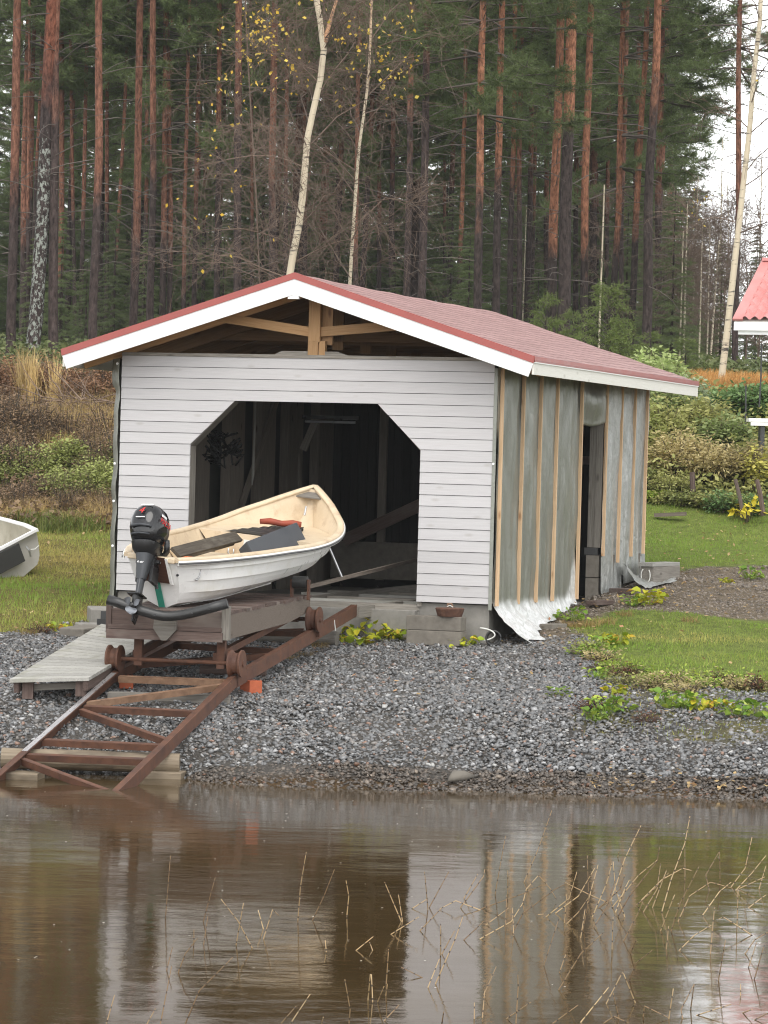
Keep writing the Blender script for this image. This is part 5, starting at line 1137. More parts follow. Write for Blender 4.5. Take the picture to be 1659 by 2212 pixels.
# ---------------------------------------------------------------- birches
def birch(label, pts, w0, w1, Y, top, nbr, zb, leaves, spread=1.0, fork=None, seed=1, orange=0, thin=False, leafbox=None, lastY=None, tw=1.0):
    global rng
    rng = np.random.default_rng(seed); random.seed(seed)
    rel, base = grow(pts, Y, top); t = thing('birch_tree', label, 'birch', tuple(base), 0, 'birches')
    r0 = w0*Y/FPX/2; r1 = w1*Y/FPX/2; zt = orange
    mb = trunk_mb(rel, r0, r1, 50, 10)
    for i, v in enumerate(mb.V): mb.T[i] = max(0, min(1, (v[2]-orange)/3)) if orange > .1 else 0
    if fork:
        F2 = [np.array(at(x, y, Y))-base for x, y in fork]; c, d = F2[-2], F2[-1]; F2.append(d+(d-c)*2.5); m2 = trunk_mb(F2, r1*1.15, r1*.3, 50, 8); n0 = len(mb.V); mb.V += m2.V; mb.F += [tuple(i+n0 for i in f) for f in m2.F]; mb.G += m2.G; mb.T += [1]*len(m2.V); mb.M += m2.M
    mb.build('trunk', MBTWIG if orange == .01 else MBIRCH, t, smooth=True)
    segs = []; tips = []; L = np.array(rel); zz = L[:, 2]; Htop = zz[-1]
    for i in range(nbr):
        z = zb+(Htop-zb)*(i+rng.uniform())/nbr; b = np.array([np.interp(z, zz, L[:, c]) for c in range(3)]); a = rng.uniform(0, 6.283); f = (z-zb)/(Htop-zb); ln = spread*rng.uniform(.9, 1.9)*(1-.5*f); el = rng.uniform(.25, .9)
        s = np.linspace(0, 1, 6); d = np.array([math.cos(a)*math.cos(el), math.sin(a)*math.cos(el), math.sin(el)]); wob = np.cumsum(rng.normal(0, .05*ln, (6, 3)), 0)*s[:, None]; P = b+d*(s*ln)[:, None]+wob-np.array([0, 0, 1])*(.22*ln*s**2.5)[:, None]; segs.append((P, np.linspace(.013 if not thin else .008, .004, 6)))
        for _ in range(int((9+rng.integers(0, 6))*tw)):
            u = rng.uniform(.12, 1); q = np.array([np.interp(u, s, P[:, c]) for c in range(3)]); d2 = unit(d*.55+rng.normal(0, .65, 3)+np.array([0, 0, .1])); l2 = rng.uniform(.3, .8)*spread; s2 = np.linspace(0, 1, 4); P2 = q+d2*(s2*l2)[:, None]+np.cumsum(rng.normal(0, .035, (4, 3)), 0)*s2[:, None]-np.array([0, 0, 1])*(.2*l2*s2**2)[:, None]; segs.append((P2, np.linspace(.0045, .0025, 4)))
            for _ in range(6):
                u2 = rng.uniform(.2, 1); q2 = np.array([np.interp(u2, s2, P2[:, c]) for c in range(3)]); d3 = unit(d2*.5+rng.normal(0, .7, 3)-np.array([0, 0, .1])); l3 = rng.uniform(.12, .38)*spread; P3 = np.stack([q2, q2+d3*l3*.5, q2+d3*l3-np.array([0, 0, .05])]); segs.append((P3, np.array([.003, .0025, .002]))); tips.append(P3[-1]); tips.append(P3[1])
    V, F = tubes(segs); link('crown', np_mesh('birch_crown', V, tri(F), MBTWIG), t)
    if leaves:
        T = np.array(tips)
        if leafbox is not None:
            w_ = np.zeros(len(T)); X_ = T[:, 0]+base[0]; Z_ = T[:, 2]+base[2]; Yw = T[:, 1]+base[1]; pxs = 829.5+X_/Yw*FPX; pys = 1020-(Z_-CAMZ)/Yw*FPX
            for (cx, cy, sx, sy, k) in leafbox: w_ += k*np.exp(-((pxs-cx)/sx)**2-((pys-cy)/sy)**2)
            w_ += 1e-4; sel = rng.choice(len(T), leaves, p=w_/w_.sum())
        else: sel = rng.integers(0, len(T), leaves)
        N = leaves; c = T[sel]+rng.normal(0, .02, (N, 3)); u = unit(rng.normal(0, 1, (N, 3))+np.array([0, 0, -.8])); v = unit(np.cross(u, rng.normal(0, 1, (N, 3)))); sz = rng.uniform(.026, .044, (N, 1))
        Vl = np.stack([c, c+u*sz*.8+v*sz*.75, c+u*sz*2, c+u*sz*.8-v*sz*.75], 1).reshape(-1, 3); Fl = np.arange(4*N).reshape(-1, 4); link('foliage', np_mesh('birch_leaves', Vl, Fl, MYEL, tint=np.repeat(rng.uniform(0, 1, N), 4)), t)
    return t
birch('crooked forked birch with pale stem and yellow leaf sprays behind the ridge', [(624, 600), (636, 529), (648, 479), (658, 397), (663, 331), (668, 281), (676, 248), (688, 205), (697, 149), (701, 89), (689, 33), (681, 0)], 17, 8, 54, 13.5, 54, 1.6, 230, 1.45, [(701, 92), (714, 43), (727, 0)], 3, 6.2,
      leafbox=((430, 200, 60, 40, 1), (400, 290, 40, 40, .7), (470, 90, 50, 80, 1.2), (530, 60, 40, 90, 1.2), (560, 150, 70, 60, .5), (350, 460, 30, 20, .5), (730, 110, 80, 120, .25), (430, 420, 80, 90, .3)), tw=1.45)
birch('slender birch with reddish stem, right of the forked one', [(755, 615), (759, 546), (764, 480), (769, 413), (775, 331), (783, 271), (792, 215), (796, 165), (799, 120)], 8.5, 3, 56, 10.5, 40, 1.4, 80, 1.5, None, 4, 4.6, leafbox=((865, 55, 15, 50, 1), (800, 130, 60, 80, .4), (830, 165, 25, 30, .5)), tw=1.2)
birch('bare birch thicket stem left of the forked birch', [(560, 600), (553, 420), (540, 200), (530, 20)], 4, 2, 58, 11, 26, 1.2, 90, 1.6, None, 5, .01, True, leafbox=((470, 150, 60, 120, 1), (520, 60, 40, 80, 1)), tw=1.1)
birch('thin white birch right of the red pine trunk', [(1297, 660), (1301, 530), (1305, 399)], 5, 3, 74, 0, 8, 2.0, 0, .6, None, 6, 0, True)
birch('white birch stem at the right, leaning over the red tiled roof', [(1564, 788), (1573, 712), (1580, 642), (1587, 573), (1597, 486), (1608, 382), (1618, 295), (1628, 156), (1641, 40)], 16, 3.5, 58, 13, 26, 2.6, 12, 1.25, None, 7, 0)
for i, (x0, y0, x1, y1, w_, lab) in enumerate(((1470, 690, 1476, 500, 4.5, 'first of two close thin birches above the far shed'), (1479, 690, 1485, 440, 5, 'second of two close thin birches, with a few orange leaves'), (1512, 690, 1518, 480, 4.5, 'thin birch in front of the far shed ridge'), (1530, 640, 1534, 470, 4, 'very thin birch right of the shed ridge'), (1540, 694, 1553, 520, 5.5, 'slanting thin birch left of the white birch'), (1130, 675, 1137, 451, 3.5, 'thin pale birch behind the roof end'), (1556, 560, 1561, 300, 4, 'thin bare birch against the sky gap'), (1500, 600, 1508, 380, 4, 'bare grey sapling at the edge of the sky gap'), (1640, 600, 1646, 330, 4, 'bare sapling behind the red tiled roof'), (1575, 600, 1572, 400, 4, 'bare sapling beside the lone dark pine'))):
    birch(lab, [(x0, y0), (x1, y1)], w_, w_*.45, 78+i*2.5, 0, 16, 1.2, 26 if i == 1 else 0, 1.0, None, 20+i, 0, True, leafbox=((1490, 380, 30, 60, 1),) if i == 1 else None, tw=.9)
random.seed(17); rng = np.random.default_rng(17)
# bare thicket at the far right below the sky gap
for i in range(10):
    px = 1425+i*22+random.uniform(-5, 5); Y = 84+random.uniform(0, 22); g = float(gz(Y)); x = (px-829.5)/FPX*Y
    t = thing('bare_sapling', 'bare brown sapling in the thicket below the sky gap', 'sapling', (x, Y, g-.1), 0, 'bare saplings at the right')
    segs = []; H = random.uniform(3.2, 5.2); P = np.array([[0, 0, 0], [random.uniform(-.1, .1), 0, H*.5], [random.uniform(-.3, .3), 0, H]]); segs.append((P, np.array([.03, .02, .006])))
    for q in range(60):
        z = random.uniform(.15, 1); b = np.array([np.interp(z*H, P[:, 2], P[:, c]) for c in range(3)]); d = unit(rng.normal(0, 1, 3)+np.array([0, 0, .8])); l = random.uniform(.4, 1.3); e = b+d*l; segs.append((np.stack([b, b+d*l*.5+rng.normal(0, .05, 3), e]), np.array([.010, .007, .004])))
        for _ in range(7): u = random.random(); q0 = b+d*l*u; segs.append((np.stack([q0, q0+unit(rng.normal(0, 1, 3)+d)*random.uniform(.2, .6)]), np.array([.005, .003])))
    V, F = tubes(segs); link('branch', np_mesh('sapling_twigs', V, tri(F), MBTWIG), t)
# sparse boughs on the lone pine and far tree line at the right
for i, (px, Y, s) in enumerate(((1660, 104, .7), (1600, 118, .5), (1545, 120, .42), (1480, 122, .62), (1455, 112, .8))):
    conifer('spruce_tree', 'hazy spruce in the far tree line under the sky gap', BG_CR[i % 3], (px-829.5)/FPX*Y, Y, s*.62, 'far spruces at the right')
# ---------------------------------------------------------------- shrubs, herbs, dry grass
def shoots_mesh(name, h, wd, ns, nl, leaf, asp, m, stem_m, seed, lo=.25, droop=.25, spread=.5, fine=1):
    """shrub of arching shoots with leaves along them; h height, wd width"""
    r = np.random.default_rng(seed); segs = []; C = []; Dn = []
    for i in range(ns):
        a = r.uniform(0, 6.283); q = r.uniform(0, 1)**.6; b = np.array([math.cos(a), math.sin(a), 0])*wd*.16*r.uniform(); out = np.array([math.cos(a), math.sin(a), 0])*wd*.5*q; H = h*r.uniform(.6, 1.03)*(1-.35*q*q)
        s = np.linspace(0, 1, 6); P = b+out*(s**1.3)[:, None]+np.array([0, 0, 1])*(H*(s-droop*.35*s**3*q))[:, None]+np.cumsum(r.normal(0, .02*h, (6, 3)), 0)*s[:, None]; segs.append((P, np.linspace(.012, .003, 6)*(.6+h*.25)))
        for _ in range(nl):
            u = lo+(1-lo)*r.uniform()**.8; c = np.array([np.interp(u, s, P[:, k]) for k in range(3)]); d = unit(np.array([math.cos(a), math.sin(a), 0])*.3+r.normal(0, 1, 3)*np.array([1, 1, .45])+np.array([0, 0, .25])); e = c+d*r.uniform(.02, .16)*fine*min(1.2, .4+h*.4); C.append(e); Dn.append(d)
    C = np.array(C); Dn = np.array(Dn); N = len(C); L = leaf*r.uniform(.55, 1.25, (N, 1)); up = np.array([0, 0, 1])+r.normal(0, .5, (N, 3)); v = unit(np.cross(Dn, up))*L*asp*.5; dr = Dn*L-np.array([0, 0, 1])*L*droop
    V = np.stack([C, C+dr*.45+v-np.array([0, 0, .0]), C+dr, C+dr*.45-v], 1).reshape(-1, 3); F = np.arange(4*N).reshape(-1, 4)
    Vt, Ft = tubes(segs); t = np.repeat(r.uniform(0, 1, N)*.75+.25*(C[:, 2]/h).clip(0, 1), 4)
    return np_mesh(name, np.concatenate([V, Vt]), np.concatenate([F, Ft+len(V)]), [m, stem_m], tint=np.concatenate([t, np.full(len(Vt), .5)]), mi=np.concatenate([np.zeros(len(F)), np.ones(len(Ft))]))
def grass_mesh(name, n, h, wd, rad, m, seed, lean=.45, curve=.8):
    global rng
    rng = np.random.default_rng(seed); a = rng.uniform(0, 6.283, n); q = rad*rng.uniform(0, 1, n)**.6; P = np.stack([q*np.cos(a), q*np.sin(a), np.full(n, -.03)], -1)
    V, F, k = blades(P, h*rng.uniform(.45, 1.1, n), np.full(n, wd)*rng.uniform(.6, 1.3, n), lean, 3, curve); return np_mesh(name, V, F, m, tint=np.repeat(rng.uniform(0, 1, n), k))
LGRN = leafm('light_green_leaf', (.24, .33, .09), (.46, .52, .24), None, .5, .3, .4); GGRN = leafm('grey_green_leaf', (.20, .26, .13), (.40, .45, .30), None, .5, .3, .4); DGRN = leafm('raspberry_leaf', (.09, .17, .055), (.24, .35, .14), None, .5, .3, .35)
YGRN = leafm('yellow_green_leaf', (.23, .26, .075), (.50, .48, .19), None, .5, .3, .4); OLIV = leafm('olive_leaf', (.30, .26, .10), (.58, .48, .26), None, .5, .3, .4); NETT = leafm('nettle_leaf', (.16, .19, .05), (.38, .41, .14))
STRW = leafm('straw', (.34, .24, .10), (.64, .48, .22)); ORGR = leafm('rusty_grass', (.48, .24, .075), (.70, .42, .15)); DEAD = leafm('dead_weed', (.13, .085, .055), (.33, .225, .13)); BRAC = leafm('brown_bracken', (.18, .095, .055), (.38, .22, .12))
YLEA = leafm('yellow_herb_leaf', (.22, .34, .03), (.62, .50, .03), (.55, .30, .05)); YGR2 = leafm('green_herb_leaf', (.12, .24, .03), (.42, .50, .08))
STEM = mat('plant_stem', (.10, .075, .05), (.16, .125, .085), 6, rough=.8, src='obj'); STEMD = mat('dark_stem', (.05, .04, .033), (.08, .065, .05), 6, rough=.8, src='obj')
def plant(name, label, cat, me, px, pyb, Y=None, s=1.0, rz=None, group=None, part='foliage', sz=None, x=None):
    if x is None:
        p = at(px, pyb, Y) if Y else atg(px, pyb); Y = p[1]; x = p[0]
    t = thing(name, label, cat, (x, Y, float(gz(Y))-.02), random.uniform(0, 6.28) if rz is None else rz, group); c = link(part, me, t); c.scale = (s, s, sz or s); return t
# ---- right-hand bank
def shrub(label, px, ytop, wpx, Y, m, leaf, asp, ns, nl, seed, name='shrub', stem=STEM, lo=.25, fine=1, droop=.25):
    g = float(gz(Y)); h = at(px, ytop, Y)[2]-g; wd = wpx*Y/FPX; me = shoots_mesh(name+'_foliage', h, wd, ns, nl, leaf, asp, m, stem, seed, lo, droop, fine=fine); return plant(name, label, 'shrub', me, px, 0, Y, rz=0)
shrub('light green leafy shrub showing over the end of the roof', 1437, 748, 120, 53, LGRN, .10, .5, 90, 42, 1)
shrub('taller light green shoots left of the grey green bush', 1470, 762, 70, 52.5, LGRN, .10, .5, 46, 40, 2)
shrub('grey green bush right of the light green shrub', 1508, 800, 95, 51.5, GGRN, .075, .55, 90, 42, 3)
shrub('dark green raspberry bush below the orange grass', 1585, 836, 120, 52, DGRN, .10, .62, 90, 40, 4)
shrub('dark green raspberry bush at the right edge', 1650, 822, 110, 51.5, DGRN, .11, .62, 90, 40, 5)
shrub('yellow green bush under the roof corner', 1452, 858, 120, 49.5, YGRN, .085, .5, 110, 44, 6)
shrub('green bush behind the boathouse far corner', 1408, 850, 60, 49, NETT, .085, .5, 60, 44, 7)
shrub('yellow green bush left of the raspberries', 1525, 875, 110, 50, YGRN, .085, .5, 90, 44, 8)
shrub('leafy bush right of the far corner, below the yellow green one', 1425, 915, 90, 48.8, YGRN, .08, .45, 80, 44, 9)
shrub('straw coloured bush with drooping narrow leaves', 1490, 925, 120, 48.4, OLIV, .085, .3, 110, 44, 10, stem=STEMD, lo=.35)
shrub('wide straw coloured bush with bare lower stems', 1555, 945, 140, 48.2, OLIV, .075, .34, 120, 44, 11, stem=STEMD, lo=.38)
shrub('olive bush at the right edge behind the stakes', 1635, 950, 100, 48.3, OLIV, .075, .38, 90, 44, 12, stem=STEMD, lo=.3)
shrub('small green bush beside the tarpaulin end', 1412, 1000, 50, 47.8, NETT, .06, .45, 60, 40, 13)
shrub('low green bush in front of the straw coloured bushes', 1475, 1018, 110, 47.7, YGRN, .05, .45, 90, 40, 14)
shrub('big loose yellow green shrub filling the bank below the light green one', 1462, 805, 150, 50.6, LGRN, .09, .45, 120, 46, 17)
shrub('loose pale shrub between the orange grass and the straw bushes', 1545, 850, 130, 50.2, YGRN, .09, .42, 100, 46, 18)
shrub('pale green canes behind the white bench', 1590, 880, 110, 49.5, LGRN, .085, .6, 80, 40, 15)
shrub('yellow leaved shrub at the right edge under the bench', 1656, 955, 46, 48, leafm('bright_yellow_leaf', (.42, .42, .10), (.66, .58, .16)), .09, .6, 30, 16, 16)
for i, (px, y, Y) in enumerate(((1420, 1072, 47.4), (1460, 1078, 47.3), (1500, 1072, 47.2), (1545, 1076, 47.2), (1585, 1070, 47.0), (1625, 1076, 47.0), (1655, 1072, 46.9))):
    shrub('low leafy herbs along the lawn edge '+['by the boathouse corner', 'right of the corner', 'below the straw bush', 'left of the leaning stakes', 'between the stakes', 'under the yellow leaf', 'at the right edge'][i], px, y-16, 62, Y, [YGR2, YGRN, NETT, YGRN, DGRN, NETT, DGRN][i], .06, .5, 34, 30, 30+i, 'herb_clump', lo=.15)
me = shoots_mesh('yellow_rhubarb_foliage', .30, .4, 14, 4, .11, .8, leafm('big_yellow_leaf', (.55, .48, .03), (.75, .62, .06)), STEM, 44, .7); plant('yellow_leaf_plant', 'herb with big bright yellow leaves between the stakes', 'plant', me, 1612, 1098, 46.6)
# undergrowth over the banks
def mass(name, X0, X1, Y0, Y1, n, m, leaf, h, seed, cut=None):
    r = np.random.default_rng(seed); x = r.uniform(X0, X1, n); y = r.uniform(Y0, Y1, n); k = (np.abs(x) < .1156*y+.6) & ~house_in(x, y, .1)
    if cut is not None: k &= cut(x, y)
    x, y = x[k], y[k]; n = len(x); z = gz(y)+h*r.uniform(0, 1, n)**1.3*(.6+.5*fbm(x, y, 1.6, seed)).clip(.15, 1.4); C = np.stack([x, y, z], -1)
    D = unit(r.normal(0, 1, (n, 3))*np.array([1, 1, .5])+np.array([0, 0, .2])); L = leaf*r.uniform(.5, 1.3, (n, 1)); v = unit(np.cross(D, np.array([0, 0, 1])+r.normal(0, .5, (n, 3))))*L*.28; d = D*L
    V = np.stack([C, C+d*.45+v, C+d, C+d*.45-v], 1).reshape(-1, 3); return stuff(link(name, np_mesh(name, V, np.arange(4*n).reshape(-1, 4), m, tint=np.repeat(r.uniform(0, 1, n), 4))))
mass('undergrowth', 1.5, 8, 47.5, 53.6, 30000, YGRN, .085, .7, 2)
mass('forest_undergrowth', -10, 10, 54, 88, 60000, leafm('forest_floor_leaf', (.07, .10, .03), (.17, .19, .075)), .12, .6, 3, lambda x, y: ~((x > 4.2) & (y < 62)))
mass('bank_litter', -7, -1.6, 44.6, 55, 26000, DEAD, .10, .35, 4)
# orange grass strip
OG = [grass_mesh('rusty_grass_blades', 260, .75, .012, .45, ORGR, 80+i, .35, .9) for i in range(3)]
for i in range(52): plant('dry_grass_clump', 'clump of rusty orange dry grass on the rise before the forest', 'dry grass', OG[i % 3], 1520+i % 13*13+random.uniform(-5, 5), 0, 54.2+(i//13)*1.5+random.uniform(-.5, .5), .85, None, 'orange dry grass on the right', 'blades')
# ---- left bank
SG = [grass_mesh('straw_blades', 230, .62, .009, .30, STRW, 90+i, .5, .9) for i in range(3)]
TG = [grass_mesh('tall_straw_blades', 110, 1.25, .010, .13, STRW, 95+i, .22, .7) for i in range(2)]
DW = [shoots_mesh('dead_weed_stems', .8, .75, 46, 26, .05, .4, DEAD, STEMD, 100+i, .1) for i in range(3)]
BR = [shoots_mesh('bracken_fronds', .75, .9, 40, 36, .07, .4, BRAC, STEMD, 110+i, .15) for i in range(3)]
NT = [shoots_mesh('nettle_leaves', .72, .75, 60, 32, .075, .55, NETT, STEM, 120+i, .15) for i in range(3)]
GT = [grass_mesh('green_tuft_blades', 200, .34, .009, .25, leafm('tuft_grass', (.10, .16, .03), (.26, .27, .08)), 130+i, .5, .8) for i in range(2)]
def bank(kind, mes, name, label, cat, group, n, x0, x1, Y0, Y1, s0, s1, part='foliage'):
    for i in range(n):
        Y = random.uniform(Y0, Y1); px = random.uniform(x0, x1); plant(name, label, cat, mes[i % len(mes)], px, 0, Y, random.uniform(s0, s1), None, group, part)
bank(0, BR, 'bracken', 'brown withered bracken along the top of the left bank', 'bracken', 'bracken on the left bank', 13, 90, 300, 51.2, 53.2, .7, 1.05)
bank(0, BR, 'bracken', 'brown withered bracken along the top of the left bank', 'bracken', 'bracken on the left bank', 6, -20, 110, 51, 53, .6, .9)
bank(0, SG, 'dry_grass_clump', 'straw coloured grass clump on the upper left bank', 'dry grass', 'straw grass on the left bank', 44, -20, 300, 48.4, 51.4, .8, 1.15, 'blades')
bank(0, DW, 'dead_weed', 'dark brown dead weed on the left bank below the straw grass', 'weed', 'dead weeds on the left bank', 18, -20, 300, 47.3, 49.2, .7, 1.05)
bank(0, DW, 'dead_weed', 'dark brown dead weed on the left bank below the straw grass', 'weed', 'dead weeds on the left bank', 8, -30, 90, 48.3, 50.5, .9, 1.15)
bank(0, NT, 'nettle', 'light green nettle clump in the patch beside the boathouse', 'nettle', 'nettles beside the boathouse', 20, 140, 300, 46.4, 48.0, .5, .85)
bank(0, NT, 'nettle', 'light green nettle clump at the left edge of the bank', 'nettle', 'nettles at the left edge', 9, -30, 62, 46.7, 48.2, .45, .75)
bank(0, NT, 'nettle', 'small green nettle between the two nettle patches', 'nettle', 'nettles between patches', 3, 90, 140, 47.0, 47.6, .6, .8)
bank(0, SG, 'dry_grass_clump', 'straw and green grass clump at the foot of the left bank', 'dry grass', 'grass at the bank foot', 32, -30, 300, 45.0, 46.7, .6, .9, 'blades')
bank(0, DW, 'dead_weed', 'low brown weed at the foot of the left bank', 'weed', 'weeds at the bank foot', 12, -30, 300, 45.4, 46.6, .5, .75)
bank(0, GT, 'grass_tuft', 'green grass tuft at the back edge of the left lawn', 'grass tuft', 'grass tufts behind the left lawn', 9, 80, 280, 44.4, 45.4, .9, 1.3, 'blades')
for i, (px, Y) in enumerate(((82, 51.5), (92, 51.4), (74, 51.6), (140, 51.2))): plant('tall_dry_grass', ['tallest straw coloured grass bunch below the lichen pine', 'tall straw bunch leaning right below the lichen pine', 'tall straw bunch on the left of the tallest one', 'tall thin straw bunch by the brush pile'][i], 'dry grass', TG[i % 2], px, 0, Y, 1.0, None, None, 'blades')
p = at(185, 890, 50.6); t = thing('brush_pile', 'heap of bare brown branches on the left bank', 'brush pile', (p[0], 50.6, float(gz(50.6))))
segs = []
for i in range(110):
    b = np.array([random.gauss(0, .35), random.gauss(0, .2), random.uniform(.05, .35)]); d = unit(np.array([random.gauss(0, 1), random.gauss(0, .5), random.gauss(.15, .35)])); l = random.uniform(.3, 1.0); s = np.linspace(0, 1, 4); segs.append((b+d*(s*l)[:, None]+rng.normal(0, .03, (4, 3)), np.linspace(random.uniform(.006, .016), .003, 4)))
V, F = tubes(segs, 4); link('branch', np_mesh('brush_branches', V, tri(F), mat('brush_wood', (.13, .085, .06), (.26, .19, .14), 5, rough=.8, src='obj')), t)

# ---- yellow-leaved herbs on the gravel
def herb_mesh(name, n, rad, leaf, m, seed, hh=.12):
    r = np.random.default_rng(seed); V = []; F = []; T = []; o = 0
    for i in range(n):
        a = r.uniform(0, 6.283); q = rad*r.uniform()**.6; c = np.array([q*math.cos(a), q*math.sin(a), r.uniform(.2, 1)*hh]); u = unit(np.array([math.cos(a), math.sin(a), r.uniform(-.5, .3)])+r.normal(0, .4, 3)); v = unit(np.cross(u, np.array([0, 0, 1])+r.normal(0, .35, 3))); L = leaf*r.uniform(.6, 1.2); k = 8; nn = np.cross(u, v)
        for j in range(k):
            b = 6.283*j/k; rr = L*.5*(1+.12*math.cos(3*b)); V.append(c+u*(rr*math.cos(b)+L*.3)+v*rr*math.sin(b)*.9+nn*(.12*L*math.cos(2*b)))
        F += [[o, o+1, o+2, o+3], [o, o+3, o+4, o+7], [o+4, o+5, o+6, o+7]]; T += [r.uniform()]*k; o += k
        b0 = np.array([q*.3*math.cos(a), q*.3*math.sin(a), 0.]); V += [b0, b0+[.006, 0, 0], c+[.004, 0, 0], c]; F.append([o, o+1, o+2, o+3]); T += [.3]*4; o += 4
    return np_mesh(name, np.array(V), np.array(F), m, tint=T)
HY = [herb_mesh('herb_leaves', 34, .14, .066, YLEA, 140+i) for i in range(3)]; HG = [herb_mesh('green_herb_leaves', 36, .14, .052, YGR2, 145+i) for i in range(2)]
HB3 = [herb_mesh('big_herb_leaves', 16, .16, .14, YLEA, 150+i, .24) for i in range(2)]
for i, (px, py, me, s, lab) in enumerate((
  (772, 1394, HB3[0], .8, 'yellow herb clump in front of the grey log under the rail'), (765, 1372, HY[0], 1.0, 'yellow spotted leaves beside the end of the grey log'), (806, 1378, HB3[1], .9, 'green and yellow broad leaves at the foot of the sill'), (836, 1384, HY[1], 1.3, 'mound of yellow leaves below the middle of the sill'), (862, 1380, HY[2], 1.1, 'yellow leaves right of the mound below the sill'), (884, 1376, HB3[0], .9, 'tall yellow green leaf plant left of the concrete blocks'), (742, 1386, HY[0], .7, 'small yellow leaves under the rusty rail'),
  (958, 1392, HB3[1], .55, 'small curled yellow plant in front of the concrete blocks'), (1000, 1396, HY[1], 1.2, 'bright yellow leaves at the foot of the concrete blocks'),
  (1398, 1303, HY[2], 1.5, 'yellow herb below the dragged tarpaulin corner'), (1370, 1306, HG[0], 1.0, 'green herb left of the yellow one by the tarpaulin corner'), (1235, 1340, HG[1], 1.3, 'fresh green herb at the tarpaulin edge'), (1300, 1400, HG[0], 1.2, 'pale green herb at the lawn corner'), (1335, 1392, HY[0], 1.1, 'yellow herb on the lawn corner'), (1275, 1408, HG[1], .8, 'small herb left of the lawn corner'),
  (1205, 1505, HG[0], .9, 'lone green herb in the middle of the gravel'), (1283, 1556, HG[1], 1.0, 'green herb nearest the water on the right gravel'), (1300, 1542, HG[0], 1.4, 'big light green herb on the right gravel'), (1335, 1535, HG[1], 1.2, 'light green herb right of the big one on the gravel'), (1290, 1465, HG[0], 1.0, 'herb with reddish stems on the gravel below the lawn'), (1330, 1500, HY[2], .9, 'yellowing herb on the gravel under the lawn edge'), (1448, 1528, HG[1], 1.4, 'green herb left of the yellow leaves on the lower right'), (1480, 1530, HG[0], 1.3, 'green herb in the row on the lower right gravel'), (1520, 1535, HY[0], 1.0, 'yellow leaves in the row on the lower right gravel'), (1560, 1528, HY[1], .9, 'small yellow herb right of the row on the lower right'), (1590, 1545, HG[1], 1.3, 'low green herb at the right edge of the gravel'), (1640, 1552, HG[0], 1.5, 'green herb at the right edge close to the gravel bank'),
  (128, 1366, HY[0], .9, 'yellow leaves left of the gangway end'), (148, 1362, HY[1], .6, 'small yellow leaves beside the broken slab'), (1620, 1250, HG[1], 1.3, 'green herb on the path at the right edge'), (1570, 1260, HY[2], .7, 'yellow leaf tuft on the path'))):
    plant('coltsfoot' if me in HB3 else 'yellow_herb' if me in HY else 'green_herb', lab, 'plant', me, px, py, None, s)
RDW = [shoots_mesh('red_weed_leaves', .16, .3, 26, 14, .03, .5, leafm('red_weed', (.07, .035, .025), (.20, .09, .05)), STEMD, 160, .1)]
for i, (px, py, s) in enumerate(((1278, 1535, 1.0), (1395, 1560, .8), (1300, 1450, .8), (1350, 1462, 1.0), (1440, 1480, .9), (1560, 1478, 1.0), (1640, 1490, 1.2), (90, 1368, .9), (1330, 1520, .7))):
    plant('red_weed', 'small reddish brown weed '+['left of the big green herb', 'on the gravel below the lawn middle', 'at the lower lawn corner', 'under the lawn edge', 'at the lawn edge middle', 'at the right lawn edge', 'at the far right lawn edge', 'at the left lawn edge', 'by the yellowing herb'][i], 'weed', RDW[0], px, py, None, s)
SB = leafm('brown_straw', (.20, .13, .05), (.42, .30, .12)); TU = [grass_mesh('tuft_blades', 150, .20, .006, .12, SB, 170, .6, .9), grass_mesh('dense_tuft_blades', 300, .085, .005, .09, SB, 171, .8, .9)]
for px, py, k, s, lab in ((655, 1418, 0, .8, 'dry straw tuft beside the rusty rail'), (630, 1425, 0, .6, 'smaller dry straw tuft left of the rail tuft'), (690, 1400, 0, .9, 'tall dry blades leaning on the rusty rail'), (1265, 1428, 1, 1.1, 'round brown grass tuft on the gravel'), (1235, 1352, 0, .9, 'dry grass by the tarpaulin edge'), (1275, 1350, 0, .9, 'dry grass in front of the side doorway'), (1310, 1345, 0, .8, 'dry grass right of the side doorway'), (1205, 1362, 0, .7, 'dry grass on the gravel by the paving slab'), (1350, 1330, 0, .8, 'dry grass on the path edge'), (60, 1372, 0, .9, 'straw tuft at the left lawn edge'), (200, 1330, 0, .8, 'straw tuft behind the gangway end'), (1490, 1345, 0, .9, 'dry grass where the lawn meets the path')):
    plant('grass_tuft', lab, 'grass tuft', TU[k], px, py, None, s, part='blades')
ED = [shoots_mesh('edge_leaves', .13, .34, 30, 12, .04, .5, [YGR2, YGRN, OLIV][i], STEM, 180+i, .1) for i in range(3)]+[grass_mesh('edge_blades', 130, .11, .006, .16, MGRASS, 185, .7, .9)]
for i in range(34):
    px = 1275+i*12+random.uniform(-12, 12); py = np.interp(px, [1275, 1330, 1420, 1530, 1700], [1405, 1462, 1486, 1480, 1500])+random.uniform(-14, 16)
    k_ = i % 4; plant('edge_plant' if k_ < 3 else 'grass_tuft', ['low yellow green herb on the ragged edge of the right lawn', 'low olive herb on the ragged edge of the right lawn', 'low straw herb on the ragged edge of the right lawn', 'short grass tuft on the ragged edge of the right lawn'][k_], 'plant' if k_ < 3 else 'grass tuft', ED[k_], px, py, None, random.uniform(.6, 1.2), None, 'plants on the lawn edge')
